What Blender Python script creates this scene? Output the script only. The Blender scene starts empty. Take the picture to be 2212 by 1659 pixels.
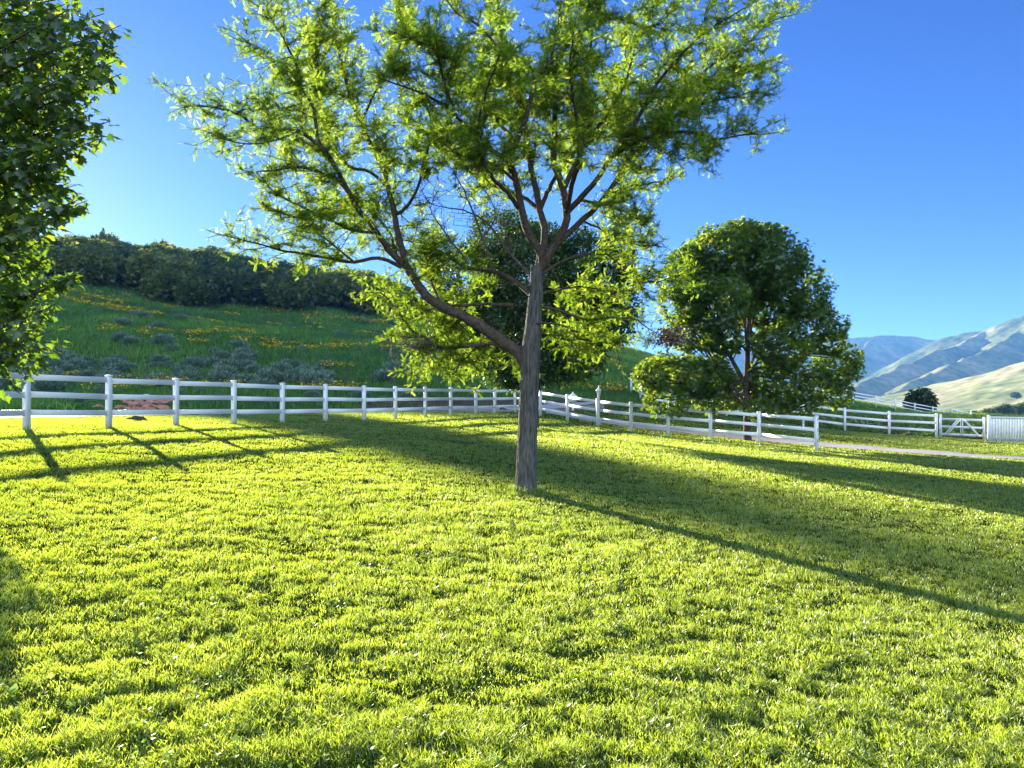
import bpy, math, random
import numpy as np
from mathutils import Vector, Matrix

# ------------------------------------------------------------------ camera, sky, sun
SC = bpy.context.scene
F = 1658.0                      # focal length of the photograph in pixels of a 2212 px wide view
EYE = 1.9
CX, CY = 1106.0, 830.0
SUN_AZ = math.radians(-35.3)    # left of the view direction (+Y)
SUN_EL = math.radians(11.25)

cam_d = bpy.data.cameras.new('camera')
cam = bpy.data.objects.new('camera', cam_d)
SC.collection.objects.link(cam)
cam.location = (0, 0, EYE)
cam.rotation_euler = (math.radians(90), 0, 0)
cam_d.sensor_width = 36.0
cam_d.lens = 36.0 * F / 2212.0
cam_d.clip_start = 0.05
cam_d.clip_end = 30000
SC.camera = cam
SC.render.resolution_x, SC.render.resolution_y = 1024, 768

W = bpy.data.worlds.new('World')
SC.world = W
W.use_nodes = True
nt = W.node_tree
bg = nt.nodes['Background']
sky = nt.nodes.new('ShaderNodeTexSky')
sky.sky_type = 'NISHITA'
sky.sun_disc = False
sky.sun_elevation = SUN_EL
sky.sun_rotation = SUN_AZ
sky.altitude = 1700
sky.air_density = 1.0
sky.dust_density = 0.55
sky.ozone_density = 3.0
hs = nt.nodes.new('ShaderNodeHueSaturation')
hs.inputs['Saturation'].default_value = 1.12
nt.links.new(sky.outputs[0], hs.inputs['Color'])
tint = nt.nodes.new('ShaderNodeVectorMath'); tint.operation = 'MULTIPLY'
tint.inputs[1].default_value = (.34, .42, .74)
SKY_FILL = (9.0, 11.0, 11.6)
nt.links.new(hs.outputs[0], tint.inputs[0])
# bright fill added to the unseen sky behind the camera, lifting shaded surfaces
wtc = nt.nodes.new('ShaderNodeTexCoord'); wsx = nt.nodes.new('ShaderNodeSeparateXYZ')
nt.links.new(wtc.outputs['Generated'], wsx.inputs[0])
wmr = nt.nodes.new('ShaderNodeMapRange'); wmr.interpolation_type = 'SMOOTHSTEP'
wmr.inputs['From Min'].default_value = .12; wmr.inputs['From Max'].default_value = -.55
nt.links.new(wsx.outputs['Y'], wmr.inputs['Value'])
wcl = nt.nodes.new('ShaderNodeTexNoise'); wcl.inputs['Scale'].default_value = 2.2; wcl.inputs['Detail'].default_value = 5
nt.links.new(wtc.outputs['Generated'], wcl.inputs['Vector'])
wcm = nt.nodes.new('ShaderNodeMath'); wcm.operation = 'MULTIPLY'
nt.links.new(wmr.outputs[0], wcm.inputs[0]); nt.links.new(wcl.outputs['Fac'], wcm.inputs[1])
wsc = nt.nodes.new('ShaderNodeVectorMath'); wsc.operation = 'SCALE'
wsc.inputs[0].default_value = SKY_FILL; nt.links.new(wcm.outputs[0], wsc.inputs['Scale'])
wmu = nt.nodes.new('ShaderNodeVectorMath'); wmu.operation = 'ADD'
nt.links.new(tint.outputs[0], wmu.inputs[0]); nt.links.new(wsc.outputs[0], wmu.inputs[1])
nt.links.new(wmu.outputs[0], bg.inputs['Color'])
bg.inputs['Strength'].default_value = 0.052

sun_d = bpy.data.lights.new('sun', 'SUN')
sun_d.energy = 5.0
sun_d.angle = math.radians(0.53)
sun_d.color = (1.0, 0.90, 0.72)
sun = bpy.data.objects.new('sun', sun_d)
SC.collection.objects.link(sun)
sdir = Vector((math.sin(SUN_AZ) * math.cos(SUN_EL), math.cos(SUN_AZ) * math.cos(SUN_EL), math.sin(SUN_EL)))
sun.rotation_euler = sdir.to_track_quat('Z', 'Y').to_euler()

SC.view_settings.view_transform = 'Standard'
SC.view_settings.look = 'None'
SC.view_settings.exposure = 2.6
SC.view_settings.gamma = 1.0
SC.view_settings.use_curve_mapping = False
SC.cycles.max_bounces = 8
SC.cycles.transparent_max_bounces = 8
SC.cycles.use_denoising = True
SC.cycles.volume_bounces = 0

RNG = np.random.default_rng(7)
random.seed(7)
COL = SC.collection

# ------------------------------------------------------------------ helpers
def tag(o, label=None, cat=None, group=None, kind=None):
    if label: o['label'] = label
    if cat: o['category'] = cat
    if group: o['group'] = group
    if kind: o['kind'] = kind
    return o

def empty(name, loc, label, cat, group=None):
    o = bpy.data.objects.new(name, None)
    o.empty_display_size = 0.3
    COL.objects.link(o)
    o.location = loc
    tag(o, label, cat, group)
    return o

def npmesh(name, V, faces, mat=None, parent=None, var=None, smooth=False, loc=None, matrix=None):
    """faces: list of (n,k) int arrays.  V in world space unless loc given."""
    V = np.asarray(V, dtype=np.float32).reshape(-1, 3)
    if parent is not None and loc is None:
        V = V - np.array(parent.matrix_basis.translation, dtype=np.float32)
    me = bpy.data.meshes.new(name)
    faces = [np.asarray(f, dtype=np.int32) for f in faces if len(f)]
    loops = np.concatenate([f.ravel() for f in faces])
    tot = np.concatenate([np.full(len(f), f.shape[1], dtype=np.int32) for f in faces])
    start = np.concatenate([[0], np.cumsum(tot)[:-1]]).astype(np.int32)
    me.vertices.add(len(V)); me.vertices.foreach_set('co', V.ravel())
    me.loops.add(len(loops)); me.loops.foreach_set('vertex_index', loops)
    me.polygons.add(len(tot)); me.polygons.foreach_set('loop_start', start)
    me.polygons.foreach_set('loop_total', tot)
    if smooth:
        me.polygons.foreach_set('use_smooth', np.ones(len(tot), dtype=bool))
    me.update(calc_edges=True)
    if var is not None:
        a = me.attributes.new('var', 'FLOAT', 'POINT')
        a.data.foreach_set('value', np.asarray(var, dtype=np.float32))
    if mat: me.materials.append(mat)
    o = bpy.data.objects.new(name, me)
    COL.objects.link(o)
    if parent is not None: o.parent = parent
    return o

def copy_thing(o, parent=None):
    c = o.copy()
    COL.objects.link(c)
    if parent is not None: c.parent = parent
    for ch in list(o.children): copy_thing(ch, c)
    return c

class MB:
    """collects shapes into one mesh"""
    def __init__(s): s.V = []; s.Q = []; s.T = []; s.n = 0
    def add(s, V, Q=None, T=None):
        V = np.asarray(V, float).reshape(-1, 3)
        s.V.append(V)
        if Q is not None and len(Q): s.Q.append(np.asarray(Q, int) + s.n)
        if T is not None and len(T): s.T.append(np.asarray(T, int) + s.n)
        s.n += len(V)
    def box(s, c, size, R=None, bevel=0.0):
        x, y, z = np.array(size) / 2.0
        if bevel <= 0:
            v = np.array([[-x,-y,-z],[x,-y,-z],[x,y,-z],[-x,y,-z],[-x,-y,z],[x,-y,z],[x,y,z],[-x,y,z]])
            q = [[0,3,2,1],[4,5,6,7],[0,1,5,4],[1,2,6,5],[2,3,7,6],[3,0,4,7]]
            if R is not None: v = v @ np.array(R).T
            s.add(v + np.array(c), q); return
        b = bevel
        prof = [(-x+b,-y),(x-b,-y),(x,-y+b),(x,y-b),(x-b,y),(-x+b,y),(-x,y-b),(-x,-y+b)]
        v = []
        for zz, ins in ((-z,0),(z-b,0),(z,b)):
            for (px,py) in prof:
                v.append((px*(1-ins/x), py*(1-ins/y), zz))
        v = np.array(v); q = []
        for r in range(2):
            for i in range(8):
                j=(i+1)%8; q.append([r*8+i, r*8+j, r*8+8+j, r*8+8+i])
        q += [[16,17,18,19],[16,19,20,23],[20,21,22,23],[0,3,2,1],[0,7,4,3],[4,7,6,5]]
        if R is not None: v = v @ np.array(R).T
        s.add(v + np.array(c), q)
    def tube(s, P, r, sides=6, cap=True, rough=0.0, lobes=None):
        P = np.asarray(P, float); r = np.asarray(r, float) * np.ones(len(P))
        n = len(P)
        T = np.gradient(P, axis=0); T /= np.linalg.norm(T, axis=1)[:, None] + 1e-9
        ref = np.array([0, 0, 1.0]) if abs(T[0, 2]) < .8 else np.array([1.0, 0, 0])
        N = np.cross(T[0], ref); N /= np.linalg.norm(N)
        V = []
        ang = np.arange(sides) * 2 * math.pi / sides
        for i in range(n):
            N = N - T[i] * np.dot(N, T[i]); N /= np.linalg.norm(N) + 1e-9
            B = np.cross(T[i], N)
            rr = r[i] * np.ones(sides)
            if rough: rr = rr * (1 + rough * (RNG.random(sides) - .5))
            if lobes is not None: rr = rr * lobes(i / (n - 1), ang)
            V.append(P[i] + rr[:, None] * (np.cos(ang)[:, None] * N + np.sin(ang)[:, None] * B))
        V = np.concatenate(V)
        a = np.arange(n - 1)[:, None] * sides; b = np.arange(sides)[None]; c = (b + 1) % sides
        Q = np.stack([a + b, a + c, a + sides + c, a + sides + b], -1).reshape(-1, 4)
        s.add(V, Q)
    def lathe(s, prof, c, sides=12):
        k = len(prof); ang = np.arange(sides) * 2 * math.pi / sides
        V = np.array([[c[0] + r * math.cos(a), c[1] + r * math.sin(a), c[2] + z] for r, z in prof for a in ang])
        a = np.arange(k - 1)[:, None] * sides; b = np.arange(sides)[None]; d = (b + 1) % sides
        Q = np.stack([a + b, a + d, a + sides + d, a + sides + b], -1).reshape(-1, 4)
        s.add(V, Q)
    def build(s, name, mat, parent=None, smooth=False):
        V = np.concatenate(s.V)
        fs = []
        if s.Q: fs.append(np.concatenate(s.Q))
        if s.T: fs.append(np.concatenate(s.T))
        return npmesh(name, V, fs, mat, parent, smooth=smooth)

def hash2(ix, iy, seed=0):
    h = (ix.astype(np.int64) * 374761393 + iy.astype(np.int64) * 668265263 + seed * 974634777) & 0x7fffffff
    h = ((h ^ (h >> 13)) * 1274126177) & 0x7fffffff
    return ((h ^ (h >> 16)) & 0xffff) / 65535.0

def vnoise(x, y, seed=0):
    x = np.asarray(x, float); y = np.asarray(y, float)
    ix = np.floor(x); iy = np.floor(y); fx = x - ix; fy = y - iy
    fx = fx * fx * (3 - 2 * fx); fy = fy * fy * (3 - 2 * fy)
    a = hash2(ix, iy, seed); b = hash2(ix + 1, iy, seed); c = hash2(ix, iy + 1, seed); d = hash2(ix + 1, iy + 1, seed)
    return (a * (1 - fx) + b * fx) * (1 - fy) + (c * (1 - fx) + d * fx) * fy

def fbm(x, y, seed=0, oct=4):
    v = 0; a = .5; t = 0
    for o in range(oct):
        v = v + a * vnoise(x * 2 ** o, y * 2 ** o, seed + o * 17); t += a; a *= .5
    return v / t

def P(x, y, d):
    """point at depth d metres seen in direction (x, y)"""
    return np.array([(x - CX) / F * d, d, EYE - (y - CY) / F * d])

# ------------------------------------------------------------------ terrain height
def px2z(D, pts):
    return [((x - CX) / F, EYE - (y - CY) / F * D) for x, y in pts]
ROWS = [
 (0.0,  [(-1,-.17),(1,-.17)]),
 (5.0,  [(-.67,.16),(-.33,-.02),(0,-.12),(.33,-.23),(.67,-.34)]),
 (10.0, [(-.67,.52),(-.33,.20),(0,-.07),(.33,-.28),(.67,-.5)]),
 (20.0, [(-.67,.84),(-.33,.46),(0,.03),(.33,-.38),(.67,-.78)]),
 (30.0, [(-.67,.74),(-.33,.55),(0,.10),(.33,-.55),(.67,-1.02)]),
 (40.0, [(-.67,.86),(-.33,.52),(0,.20),(.1,.0),(.33,-.55),(.67,-1.30)]),
 (48.0, [(-.9,.95),(-.67,.92),(-.33,.78),(0,.52),(.12,.45),(.24,-.15),(.33,-.5),(.48,-1.15),(.67,-1.5)]),
 (58.0, px2z(58, [(-400,835),(0,835),(550,832),(1106,833),(1340,832),(1500,862),(1650,885),(1850,905),(2000,916),(2212,928)])),
 (90.0, px2z(90, [(-500,690),(60,712),(400,740),(800,765),(1200,785),(1400,812),(1550,845),(1700,872),(1843,886),(2000,906),(2212,916)])),
 (160.0, px2z(160, [(-500,560),(-100,585),(60,603),(290,650),(520,690),(760,708),(900,725),(1100,745),(1300,768),(1400,790),(1550,830),(1700,856),(1850,868),(1950,888),(2100,898),(2212,903)])),
 (265.0, px2z(265, [(-500,515),(-100,522),(60,545),(250,566),(450,588),(650,612),(800,632),(900,655),(1100,705),(1300,748),(1400,771),(1550,812),(1700,846),(1850,868),(2000,892),(2212,901)])),
 (380.0, px2z(380, [(-500,640),(60,655),(450,680),(800,710),(1100,770),(1300,795),(1500,840),(1850,880),(2000,892),(2212,899)])),
 (700.0, [(-1.0,30.),(-.5,25.),(0,-5.),(.2,-22.),(.67,-29.)]),
 (2500.0, [(-1,-60.),(1,-62.)]),
 (12000.0, [(-1,-130.),(1,-130.)]),
]
UG = np.linspace(-1.1, 1.1, 221)
TAB = []
for D, pts in ROWS:
    pts = sorted(pts)
    z = np.interp(UG, [p[0] for p in pts], [p[1] for p in pts])
    zp = np.pad(z, 6, mode='edge'); z = np.convolve(zp, np.ones(13) / 13, 'valid')
    TAB.append(z)
TAB = np.array(TAB)
RD = np.array([r[0] for r in ROWS]); RT = np.log(RD + 8.0)
# monotone cubic in log distance
def pchip_slopes(x, Y):
    h = np.diff(x)[:, None]; d = np.diff(Y, axis=0) / h
    m = np.zeros_like(Y)
    w1 = 2 * h[1:] + h[:-1]; w2 = h[1:] + 2 * h[:-1]
    same = (d[:-1] * d[1:]) > 0
    with np.errstate(divide='ignore', invalid='ignore'):
        hm = (w1 + w2) / (w1 / d[:-1] + w2 / d[1:])
    m[1:-1] = np.where(same, hm, 0); m[0] = d[0]; m[-1] = d[-1]
    return m
TSL = pchip_slopes(RT, TAB)
POSTX = np.array([57.5,235,380.2,505.2,610,703,786.4,853.9,918.7,973.8,1028,1068.9,1112.3,1167.4,1225.8,1291.5,1363,1443.4,1535.1,1639.6,1763.4])
POSTY = np.array([930.6,925.9,918,917.1,912.7,909.8,909.8,904.7,901,897.1,893.1,893.4,894.4,899.3,912,923.9,933.9,942.6,951.4,961.2,972.1])
POSTD = np.array([17.99,20.27,22.5,24.66,26.82,28.95,31.04,33.2,35.31,37.45,39.53,41.7,43.3,41.73,39.62,37.8,36.4,35.6,34.9,33.4,31.0])
def table(u, D):
    u = np.clip(u, -1.09, 1.09); D = np.clip(D, 0, 11999.)
    t = np.log(D + 8.0)
    k = np.clip(np.searchsorted(RT, t, side='right') - 1, 0, len(RT) - 2)
    h = RT[k + 1] - RT[k]; s = (t - RT[k]) / h
    fu = (u + 1.1) / (UG[1] - UG[0]); iu = np.floor(fu).astype(int); fr = fu - iu
    def at(A, kk): return A[kk, iu] * (1 - fr) + A[kk, iu + 1] * fr
    y0, y1, m0, m1 = at(TAB, k), at(TAB, k + 1), at(TSL, k), at(TSL, k + 1)
    return (2*s**3-3*s**2+1)*y0 + (s**3-2*s**2+s)*h*m0 + (-2*s**3+3*s**2)*y1 + (s**3-s**2)*h*m1
PU = (POSTX - CX) / F
PXYZ = np.stack([PU * POSTD, POSTD, EYE - (POSTY - CY) / F * POSTD], 1)
PRES = PXYZ[:, 2] - table(PU, POSTD)
def gz(x, y, bumps=True):
    x = np.atleast_1d(np.asarray(x, float)); y = np.atleast_1d(np.asarray(y, float))
    yy = np.maximum(y, 0.5)
    # behind the camera the ground carries on level
    u = x / np.maximum(yy, 1.5)
    z = table(u, yy)
    near = (y < 70) & (y > 8)
    if near.any():
        xn, yn = x[near], y[near]
        num = np.zeros(len(xn)); den = np.full(len(xn), 0.35); 
        for i in range(21):
            w = np.exp(-((xn - PXYZ[i, 0]) ** 2 + (yn - PXYZ[i, 1]) ** 2) / (2 * 2.6 ** 2))
            num += w * PRES[i]; den += w
        z[near] += num / den
    if bumps:
        k = np.clip((y - 44) / 20, 0, 1)
        r = np.hypot(x, y)
        z = z + k * (fbm(x / 9, y / 9, 5) - .5) * np.clip(r / 60, 0, 2.2) * .9 * np.clip(1.3 - r / 1500, 0, 1) * np.where((x / np.maximum(y, 1) > .3) & (r < 300), .25, 1)
        z = z + (1 - k) * ((fbm(x / 1.6, y / 1.6, 9, 2) - .5) * .045 + (fbm((x * .8 + y * .6) / 1.1, (y * .8 - x * .6) / .38, 19, 3) - .5) * .032)
    return z
def hit(x, y, dmin=3.0, dmax=400.0):
    """where the line of sight through (x, y) meets the ground"""
    D = np.exp(np.linspace(math.log(dmin), math.log(dmax), 900))
    u = (x - CX) / F
    z = gz(u * D, D, False); zr = EYE - (y - CY) / F * D
    s = np.where(zr <= z)[0]
    i = s[0] if len(s) else len(D) - 1
    return np.array([u * D[i], D[i], gz(u * D[i], D[i])[0]])
def G(x, y): return float(gz(x, y)[0])

# ------------------------------------------------------------------ materials
def new_mat(name):
    m = bpy.data.materials.new(name); m.use_nodes = True
    n = m.node_tree; n.nodes.clear()
    return m, n
def nd(n, t, **k):
    x = n.nodes.new(t)
    for a, b in k.items(): setattr(x, a, b)
    return x
def ramp(n, fac, stops):
    r = nd(n, 'ShaderNodeValToRGB')
    el = r.color_ramp.elements
    while len(el) < len(stops): el.new(.5)
    for e, (p, c) in zip(el, stops): e.position = p; e.color = (*c, 1)
    n.links.new(fac, r.inputs['Fac'])
    return r.outputs['Color']
def leaf_mat(name, cols, tcols, trans=.5, gloss=.06, rough=.4):
    """cols / tcols : colour ramp stops for reflected / transmitted light over the per-leaf value"""
    m, n = new_mat(name)
    at = nd(n, 'ShaderNodeAttribute', attribute_name='var')
    c = ramp(n, at.outputs['Fac'], cols); t = ramp(n, at.outputs['Fac'], tcols)
    d = nd(n, 'ShaderNodeBsdfDiffuse'); n.links.new(c, d.inputs['Color'])
    tr = nd(n, 'ShaderNodeBsdfTranslucent'); n.links.new(t, tr.inputs['Color'])
    mx = nd(n, 'ShaderNodeMixShader'); mx.inputs[0].default_value = trans
    n.links.new(d.outputs[0], mx.inputs[1]); n.links.new(tr.outputs[0], mx.inputs[2])
    g = nd(n, 'ShaderNodeBsdfGlossy'); g.inputs['Roughness'].default_value = rough
    g.inputs['Color'].default_value = (.9, .95, .9, 1)
    m2 = nd(n, 'ShaderNodeMixShader'); m2.inputs[0].default_value = gloss
    n.links.new(mx.outputs[0], m2.inputs[1]); n.links.new(g.outputs[0], m2.inputs[2])
    o = nd(n, 'ShaderNodeOutputMaterial'); n.links.new(m2.outputs[0], o.inputs[0])
    return m
def plain_mat(name, c1, c2, scale=4.0, rough=.8, bump=0.0, bscale=None, spec=.3, detail=6, stretch=None):
    m, n = new_mat(name)
    tc = nd(n, 'ShaderNodeTexCoord')
    src = tc.outputs['Object']
    if stretch:
        mp = nd(n, 'ShaderNodeMapping'); mp.inputs['Scale'].default_value = stretch
        n.links.new(src, mp.inputs['Vector']); src = mp.outputs[0]
    no = nd(n, 'ShaderNodeTexNoise'); no.inputs['Scale'].default_value = scale; no.inputs['Detail'].default_value = detail
    n.links.new(src, no.inputs['Vector'])
    c = ramp(n, no.outputs['Fac'], [(.3, c1), (.7, c2)])
    p = nd(n, 'ShaderNodeBsdfPrincipled'); p.inputs['Roughness'].default_value = rough
    p.inputs['Specular IOR Level'].default_value = spec
    n.links.new(c, p.inputs['Base Color'])
    if bump:
        nb = nd(n, 'ShaderNodeTexNoise'); nb.inputs['Scale'].default_value = bscale or scale * 4; nb.inputs['Detail'].default_value = 8
        n.links.new(src, nb.inputs['Vector'])
        b = nd(n, 'ShaderNodeBump'); b.inputs['Strength'].default_value = bump; b.inputs['Distance'].default_value = .05
        n.links.new(nb.outputs['Fac'], b.inputs['Height']); n.links.new(b.outputs[0], p.inputs['Normal'])
    o = nd(n, 'ShaderNodeOutputMaterial'); n.links.new(p.outputs[0], o.inputs[0])
    return m

M_GRASS = leaf_mat('lawn_blades',
    [(0, (.035,.070,.006)), (.5, (.065,.11,.010)), (.85, (.11,.16,.02)), (1, (.28,.26,.12))],
    [(0, (.32,.44,.014)), (.5, (.53,.68,.032)), (.85, (.76,.88,.11)), (1, (.80,.76,.32))], trans=.54, gloss=.065, rough=.36)
M_MEADOW = leaf_mat('meadow_grass',
    [(0, (.030,.085,.025)), (.4, (.065,.19,.020)), (.75, (.16,.28,.028)), (1, (.30,.27,.08))],
    [(0, (.05,.16,.03)), (.4, (.10,.27,.03)), (.75, (.24,.38,.05)), (1, (.42,.40,.14))], trans=.35, gloss=.03)
M_SAGE = leaf_mat('sagebrush_leaf', [(0, (.06,.11,.075)), (1, (.20,.30,.21))], [(0, (.06,.11,.06)), (1, (.14,.23,.13))], trans=.2, gloss=.04)
M_LOCUST = leaf_mat('locust_leaflet',
    [(0, (.010,.034,.004)), (.5, (.022,.058,.007)), (1, (.07,.12,.015))],
    [(0, (.10,.23,.010)), (.5, (.30,.47,.022)), (1, (.78,.84,.12))], trans=.53, gloss=.004, rough=.6)
M_MAPLE = leaf_mat('maple_leaf',
    [(0, (.010,.028,.005)), (.6, (.020,.052,.007)), (1, (.09,.12,.02))],
    [(0, (.09,.21,.010)), (.6, (.26,.42,.02)), (1, (.68,.70,.05))], trans=.42, gloss=.06)
M_ASH = leaf_mat('ash_leaf',
    [(0, (.012,.042,.007)), (.6, (.028,.075,.010)), (1, (.09,.15,.022))],
    [(0, (.10,.20,.010)), (.6, (.26,.40,.020)), (1, (.62,.66,.07))], trans=.48, gloss=.05)
M_LINDEN = leaf_mat('linden_leaf',
    [(0, (.010,.028,.006)), (.6, (.020,.050,.008)), (1, (.05,.09,.015))],
    [(0, (.05,.12,.008)), (.6, (.14,.26,.015)), (1, (.40,.48,.06))], trans=.35, gloss=.05)
M_OAK = leaf_mat('scrub_oak_leaf',
    [(0, (.016,.042,.016)), (.5, (.048,.090,.022)), (1, (.16,.18,.03))],
    [(0, (.05,.10,.02)), (.5, (.18,.24,.03)), (1, (.50,.50,.05))], trans=.38, gloss=.03)
_n = M_OAK.node_tree          # every oak a slightly different green
_oi = _n.nodes.new('ShaderNodeObjectInfo'); _at = [q for q in _n.nodes if q.type == 'ATTRIBUTE'][0]
_mr = _n.nodes.new('ShaderNodeMapRange'); _mr.inputs['To Min'].default_value = -.30; _mr.inputs['To Max'].default_value = .34
_n.links.new(_oi.outputs['Random'], _mr.inputs['Value'])
_ad = _n.nodes.new('ShaderNodeMath'); _ad.operation = 'ADD'
_n.links.new(_at.outputs['Fac'], _ad.inputs[0]); _n.links.new(_mr.outputs[0], _ad.inputs[1])
for _q in _n.nodes:
    if _q.type == 'VALTORGB': _n.links.new(_ad.outputs[0], _q.inputs['Fac'])
M_FLOWER = leaf_mat('yellow_petal', [(0, (.62,.36,.01)), (1, (.85,.58,.02))], [(0, (.6,.38,.01)), (1, (.8,.6,.03))], trans=.4, gloss=.02)
M_WEED = leaf_mat('garden_leaf', [(0, (.04,.10,.012)), (1, (.14,.24,.04))], [(0, (.14,.28,.02)), (1, (.45,.60,.10))], trans=.45, gloss=.05)
M_BARK = plain_mat('furrowed_bark', (.040,.038,.034), (.17,.155,.135), scale=16, rough=.92, bump=1.0, bscale=22, spec=.2, stretch=(2.2, 2.2, .30))
M_LIMB = plain_mat('limb_bark', (.045,.032,.024), (.11,.08,.06), scale=14, rough=.9, bump=.6, bscale=30, spec=.2)
M_TWIG = plain_mat('twig_bark', (.03,.022,.018), (.07,.05,.04), scale=20, rough=.9)
M_DEADTWIG = plain_mat('dead_twig_bark', (.06,.045,.05), (.13,.10,.11), scale=20, rough=.9)
M_DEADLEAF = plain_mat('withered_leaves', (.07,.035,.03), (.16,.09,.08), scale=8, rough=.9)
M_WHITE = plain_mat('white_vinyl', (.76,.77,.77), (.82,.82,.81), scale=3, rough=.38, spec=.45)
M_WHITE_OLD = plain_mat('white_painted_wood', (.66,.67,.68), (.80,.80,.79), scale=5, rough=.6, spec=.3, bump=.15, bscale=30)
M_SLOT = plain_mat('dark_slot', (.012,.012,.012), (.03,.03,.03))
M_OLDWOOD = plain_mat('weathered_wood', (.04,.035,.03), (.11,.10,.085), scale=20, rough=.95, bump=.5, stretch=(4,4,.5))
M_ROAD = plain_mat('asphalt_drive', (.30,.27,.25), (.42,.38,.35), scale=9, rough=.9, bump=.3, bscale=60)
M_GRAVEL = plain_mat('pale_gravel', (.16,.14,.12), (.50,.46,.40), scale=11, rough=.95, bump=1.0, bscale=14)
M_SOIL = plain_mat('garden_soil', (.05,.03,.026), (.11,.075,.06), scale=3, rough=1, bump=1.0, bscale=8)
M_BANK = plain_mat('dry_bank_scree', (.05,.036,.036), (.12,.09,.085), scale=2.5, rough=1, bump=1.0, bscale=6)
M_STONE = plain_mat('red_sandstone', (.34,.13,.09), (.52,.25,.18), scale=3, rough=.9, bump=.5, bscale=9)
M_PALESTONE = plain_mat('pale_slab', (.55,.53,.50), (.74,.72,.70), scale=3, rough=.8)
M_STAKE = plain_mat('rusty_iron', (.04,.022,.015), (.10,.055,.035), scale=30, rough=.8)
M_GLASS = plain_mat('frosted_lantern_pane', (.72,.70,.62), (.82,.80,.72), scale=3, rough=.2)
M_POD = plain_mat('seed_pod', (.03,.018,.016), (.06,.035,.03), scale=20, rough=.6)

# ground: one sheet, base colour by what grows or lies there
def ground_material():
    m, n = new_mat('ground_cover')
    at = nd(n, 'ShaderNodeAttribute', attribute_name='cover')   # rgb colour of the cover
    tc = nd(n, 'ShaderNodeTexCoord')
    n1 = nd(n, 'ShaderNodeTexNoise'); n1.inputs['Scale'].default_value = .9; n1.inputs['Detail'].default_value = 9; n1.inputs['Roughness'].default_value = .65
    n2 = nd(n, 'ShaderNodeTexNoise'); n2.inputs['Scale'].default_value = .02; n2.inputs['Detail'].default_value = 8
    for q in (n1, n2): n.links.new(tc.outputs['Object'], q.inputs['Vector'])
    mr = nd(n, 'ShaderNodeMapRange'); mr.inputs['From Min'].default_value = .3; mr.inputs['From Max'].default_value = .7
    mr.inputs['To Min'].default_value = .55; mr.inputs['To Max'].default_value = 1.45
    n.links.new(n1.outputs['Fac'], mr.inputs['Value'])
    mr2 = nd(n, 'ShaderNodeMapRange'); mr2.inputs['From Min'].default_value = .35; mr2.inputs['From Max'].default_value = .65
    mr2.inputs['To Min'].default_value = .8; mr2.inputs['To Max'].default_value = 1.2
    n.links.new(n2.outputs['Fac'], mr2.inputs['Value'])
    mu = nd(n, 'ShaderNodeMath', operation='MULTIPLY')
    n.links.new(mr.outputs[0], mu.inputs[0]); n.links.new(mr2.outputs[0], mu.inputs[1])
    vm = nd(n, 'ShaderNodeVectorMath', operation='SCALE')
    n.links.new(at.outputs['Color'], vm.inputs[0]); n.links.new(mu.outputs[0], vm.inputs['Scale'])
    d = nd(n, 'ShaderNodeBsdfDiffuse'); d.inputs['Roughness'].default_value = 1
    n.links.new(vm.outputs[0], d.inputs['Color'])
    b = nd(n, 'ShaderNodeBump'); b.inputs['Strength'].default_value = .6; b.inputs['Distance'].default_value = .1
    n.links.new(n1.outputs['Fac'], b.inputs['Height']); n.links.new(b.outputs[0], d.inputs['Normal'])
    o = nd(n, 'ShaderNodeOutputMaterial'); n.links.new(d.outputs[0], o.inputs[0])
    return m
M_GROUND = ground_material()

# ------------------------------------------------------------------ what covers the ground (in plan)
ROAD_L_NEAR = [(-500,918),(-200,913),(0,908),(250,902),(496,896),(700,893),(808,891),(902,888.5),(1028,887),(1120,887.5),(1196,889)]
ROAD_L_FAR  = [(-500,908),(-200,903),(0,899),(250,894.5),(496,889),(700,885.5),(808,884),(902,882),(1028,880),(1120,877.5),(1196,874.5),(1243,872.5),(1335,869.5)]
RB_NEAR = [(1160,889),(1196,896.5),(1222,902.5),(1287.7,914.5),(1358.5,924.4),(1426.4,931.0),(1481,938.4),(1530,942.5),(1634.5,953.5),(1763,965.5),(2030,985.2),(2212,994),(2500,1006)]
RB_FAR  = [(1160,880),(1196,884),(1222,891),(1287.7,904.6),(1358,914.5),(1426,922.3),(1481,929.5),(1530,933.5),(1634.5,944),(1763,955.5),(2030,977.3),(2212,988.3),(2500,1000)]
def dens(pts, n=60):
    xs = np.linspace(pts[0][0], pts[-1][0], n)
    return [(x, float(np.interp(x, [p[0] for p in pts], [p[1] for p in pts]))) for x in xs]
def hits(pts, n=60): return np.array([hit(x, y, 10, 120) for x, y in dens(pts, n)])
H_LN, H_LF = hits(ROAD_L_NEAR), hits(ROAD_L_FAR)
H_BN, H_BF = hits(RB_NEAR), hits(RB_FAR)
def smooth_line(H, k=7):
    Hp = np.pad(H, ((k//2, k//2), (0, 0)), mode='edge')
    return np.stack([np.convolve(Hp[:, i], np.ones(k) / k, 'valid') for i in range(3)], 1)
H_LN, H_LF, H_BN, H_BF = [smooth_line(h) for h in (H_LN, H_LF, H_BN, H_BF)]
def dist_at(H, u):
    uu = H[:, 0] / H[:, 1]; o = np.argsort(uu)
    return np.interp(u, uu[o], H[o, 1], left=np.nan, right=np.nan)
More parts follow.
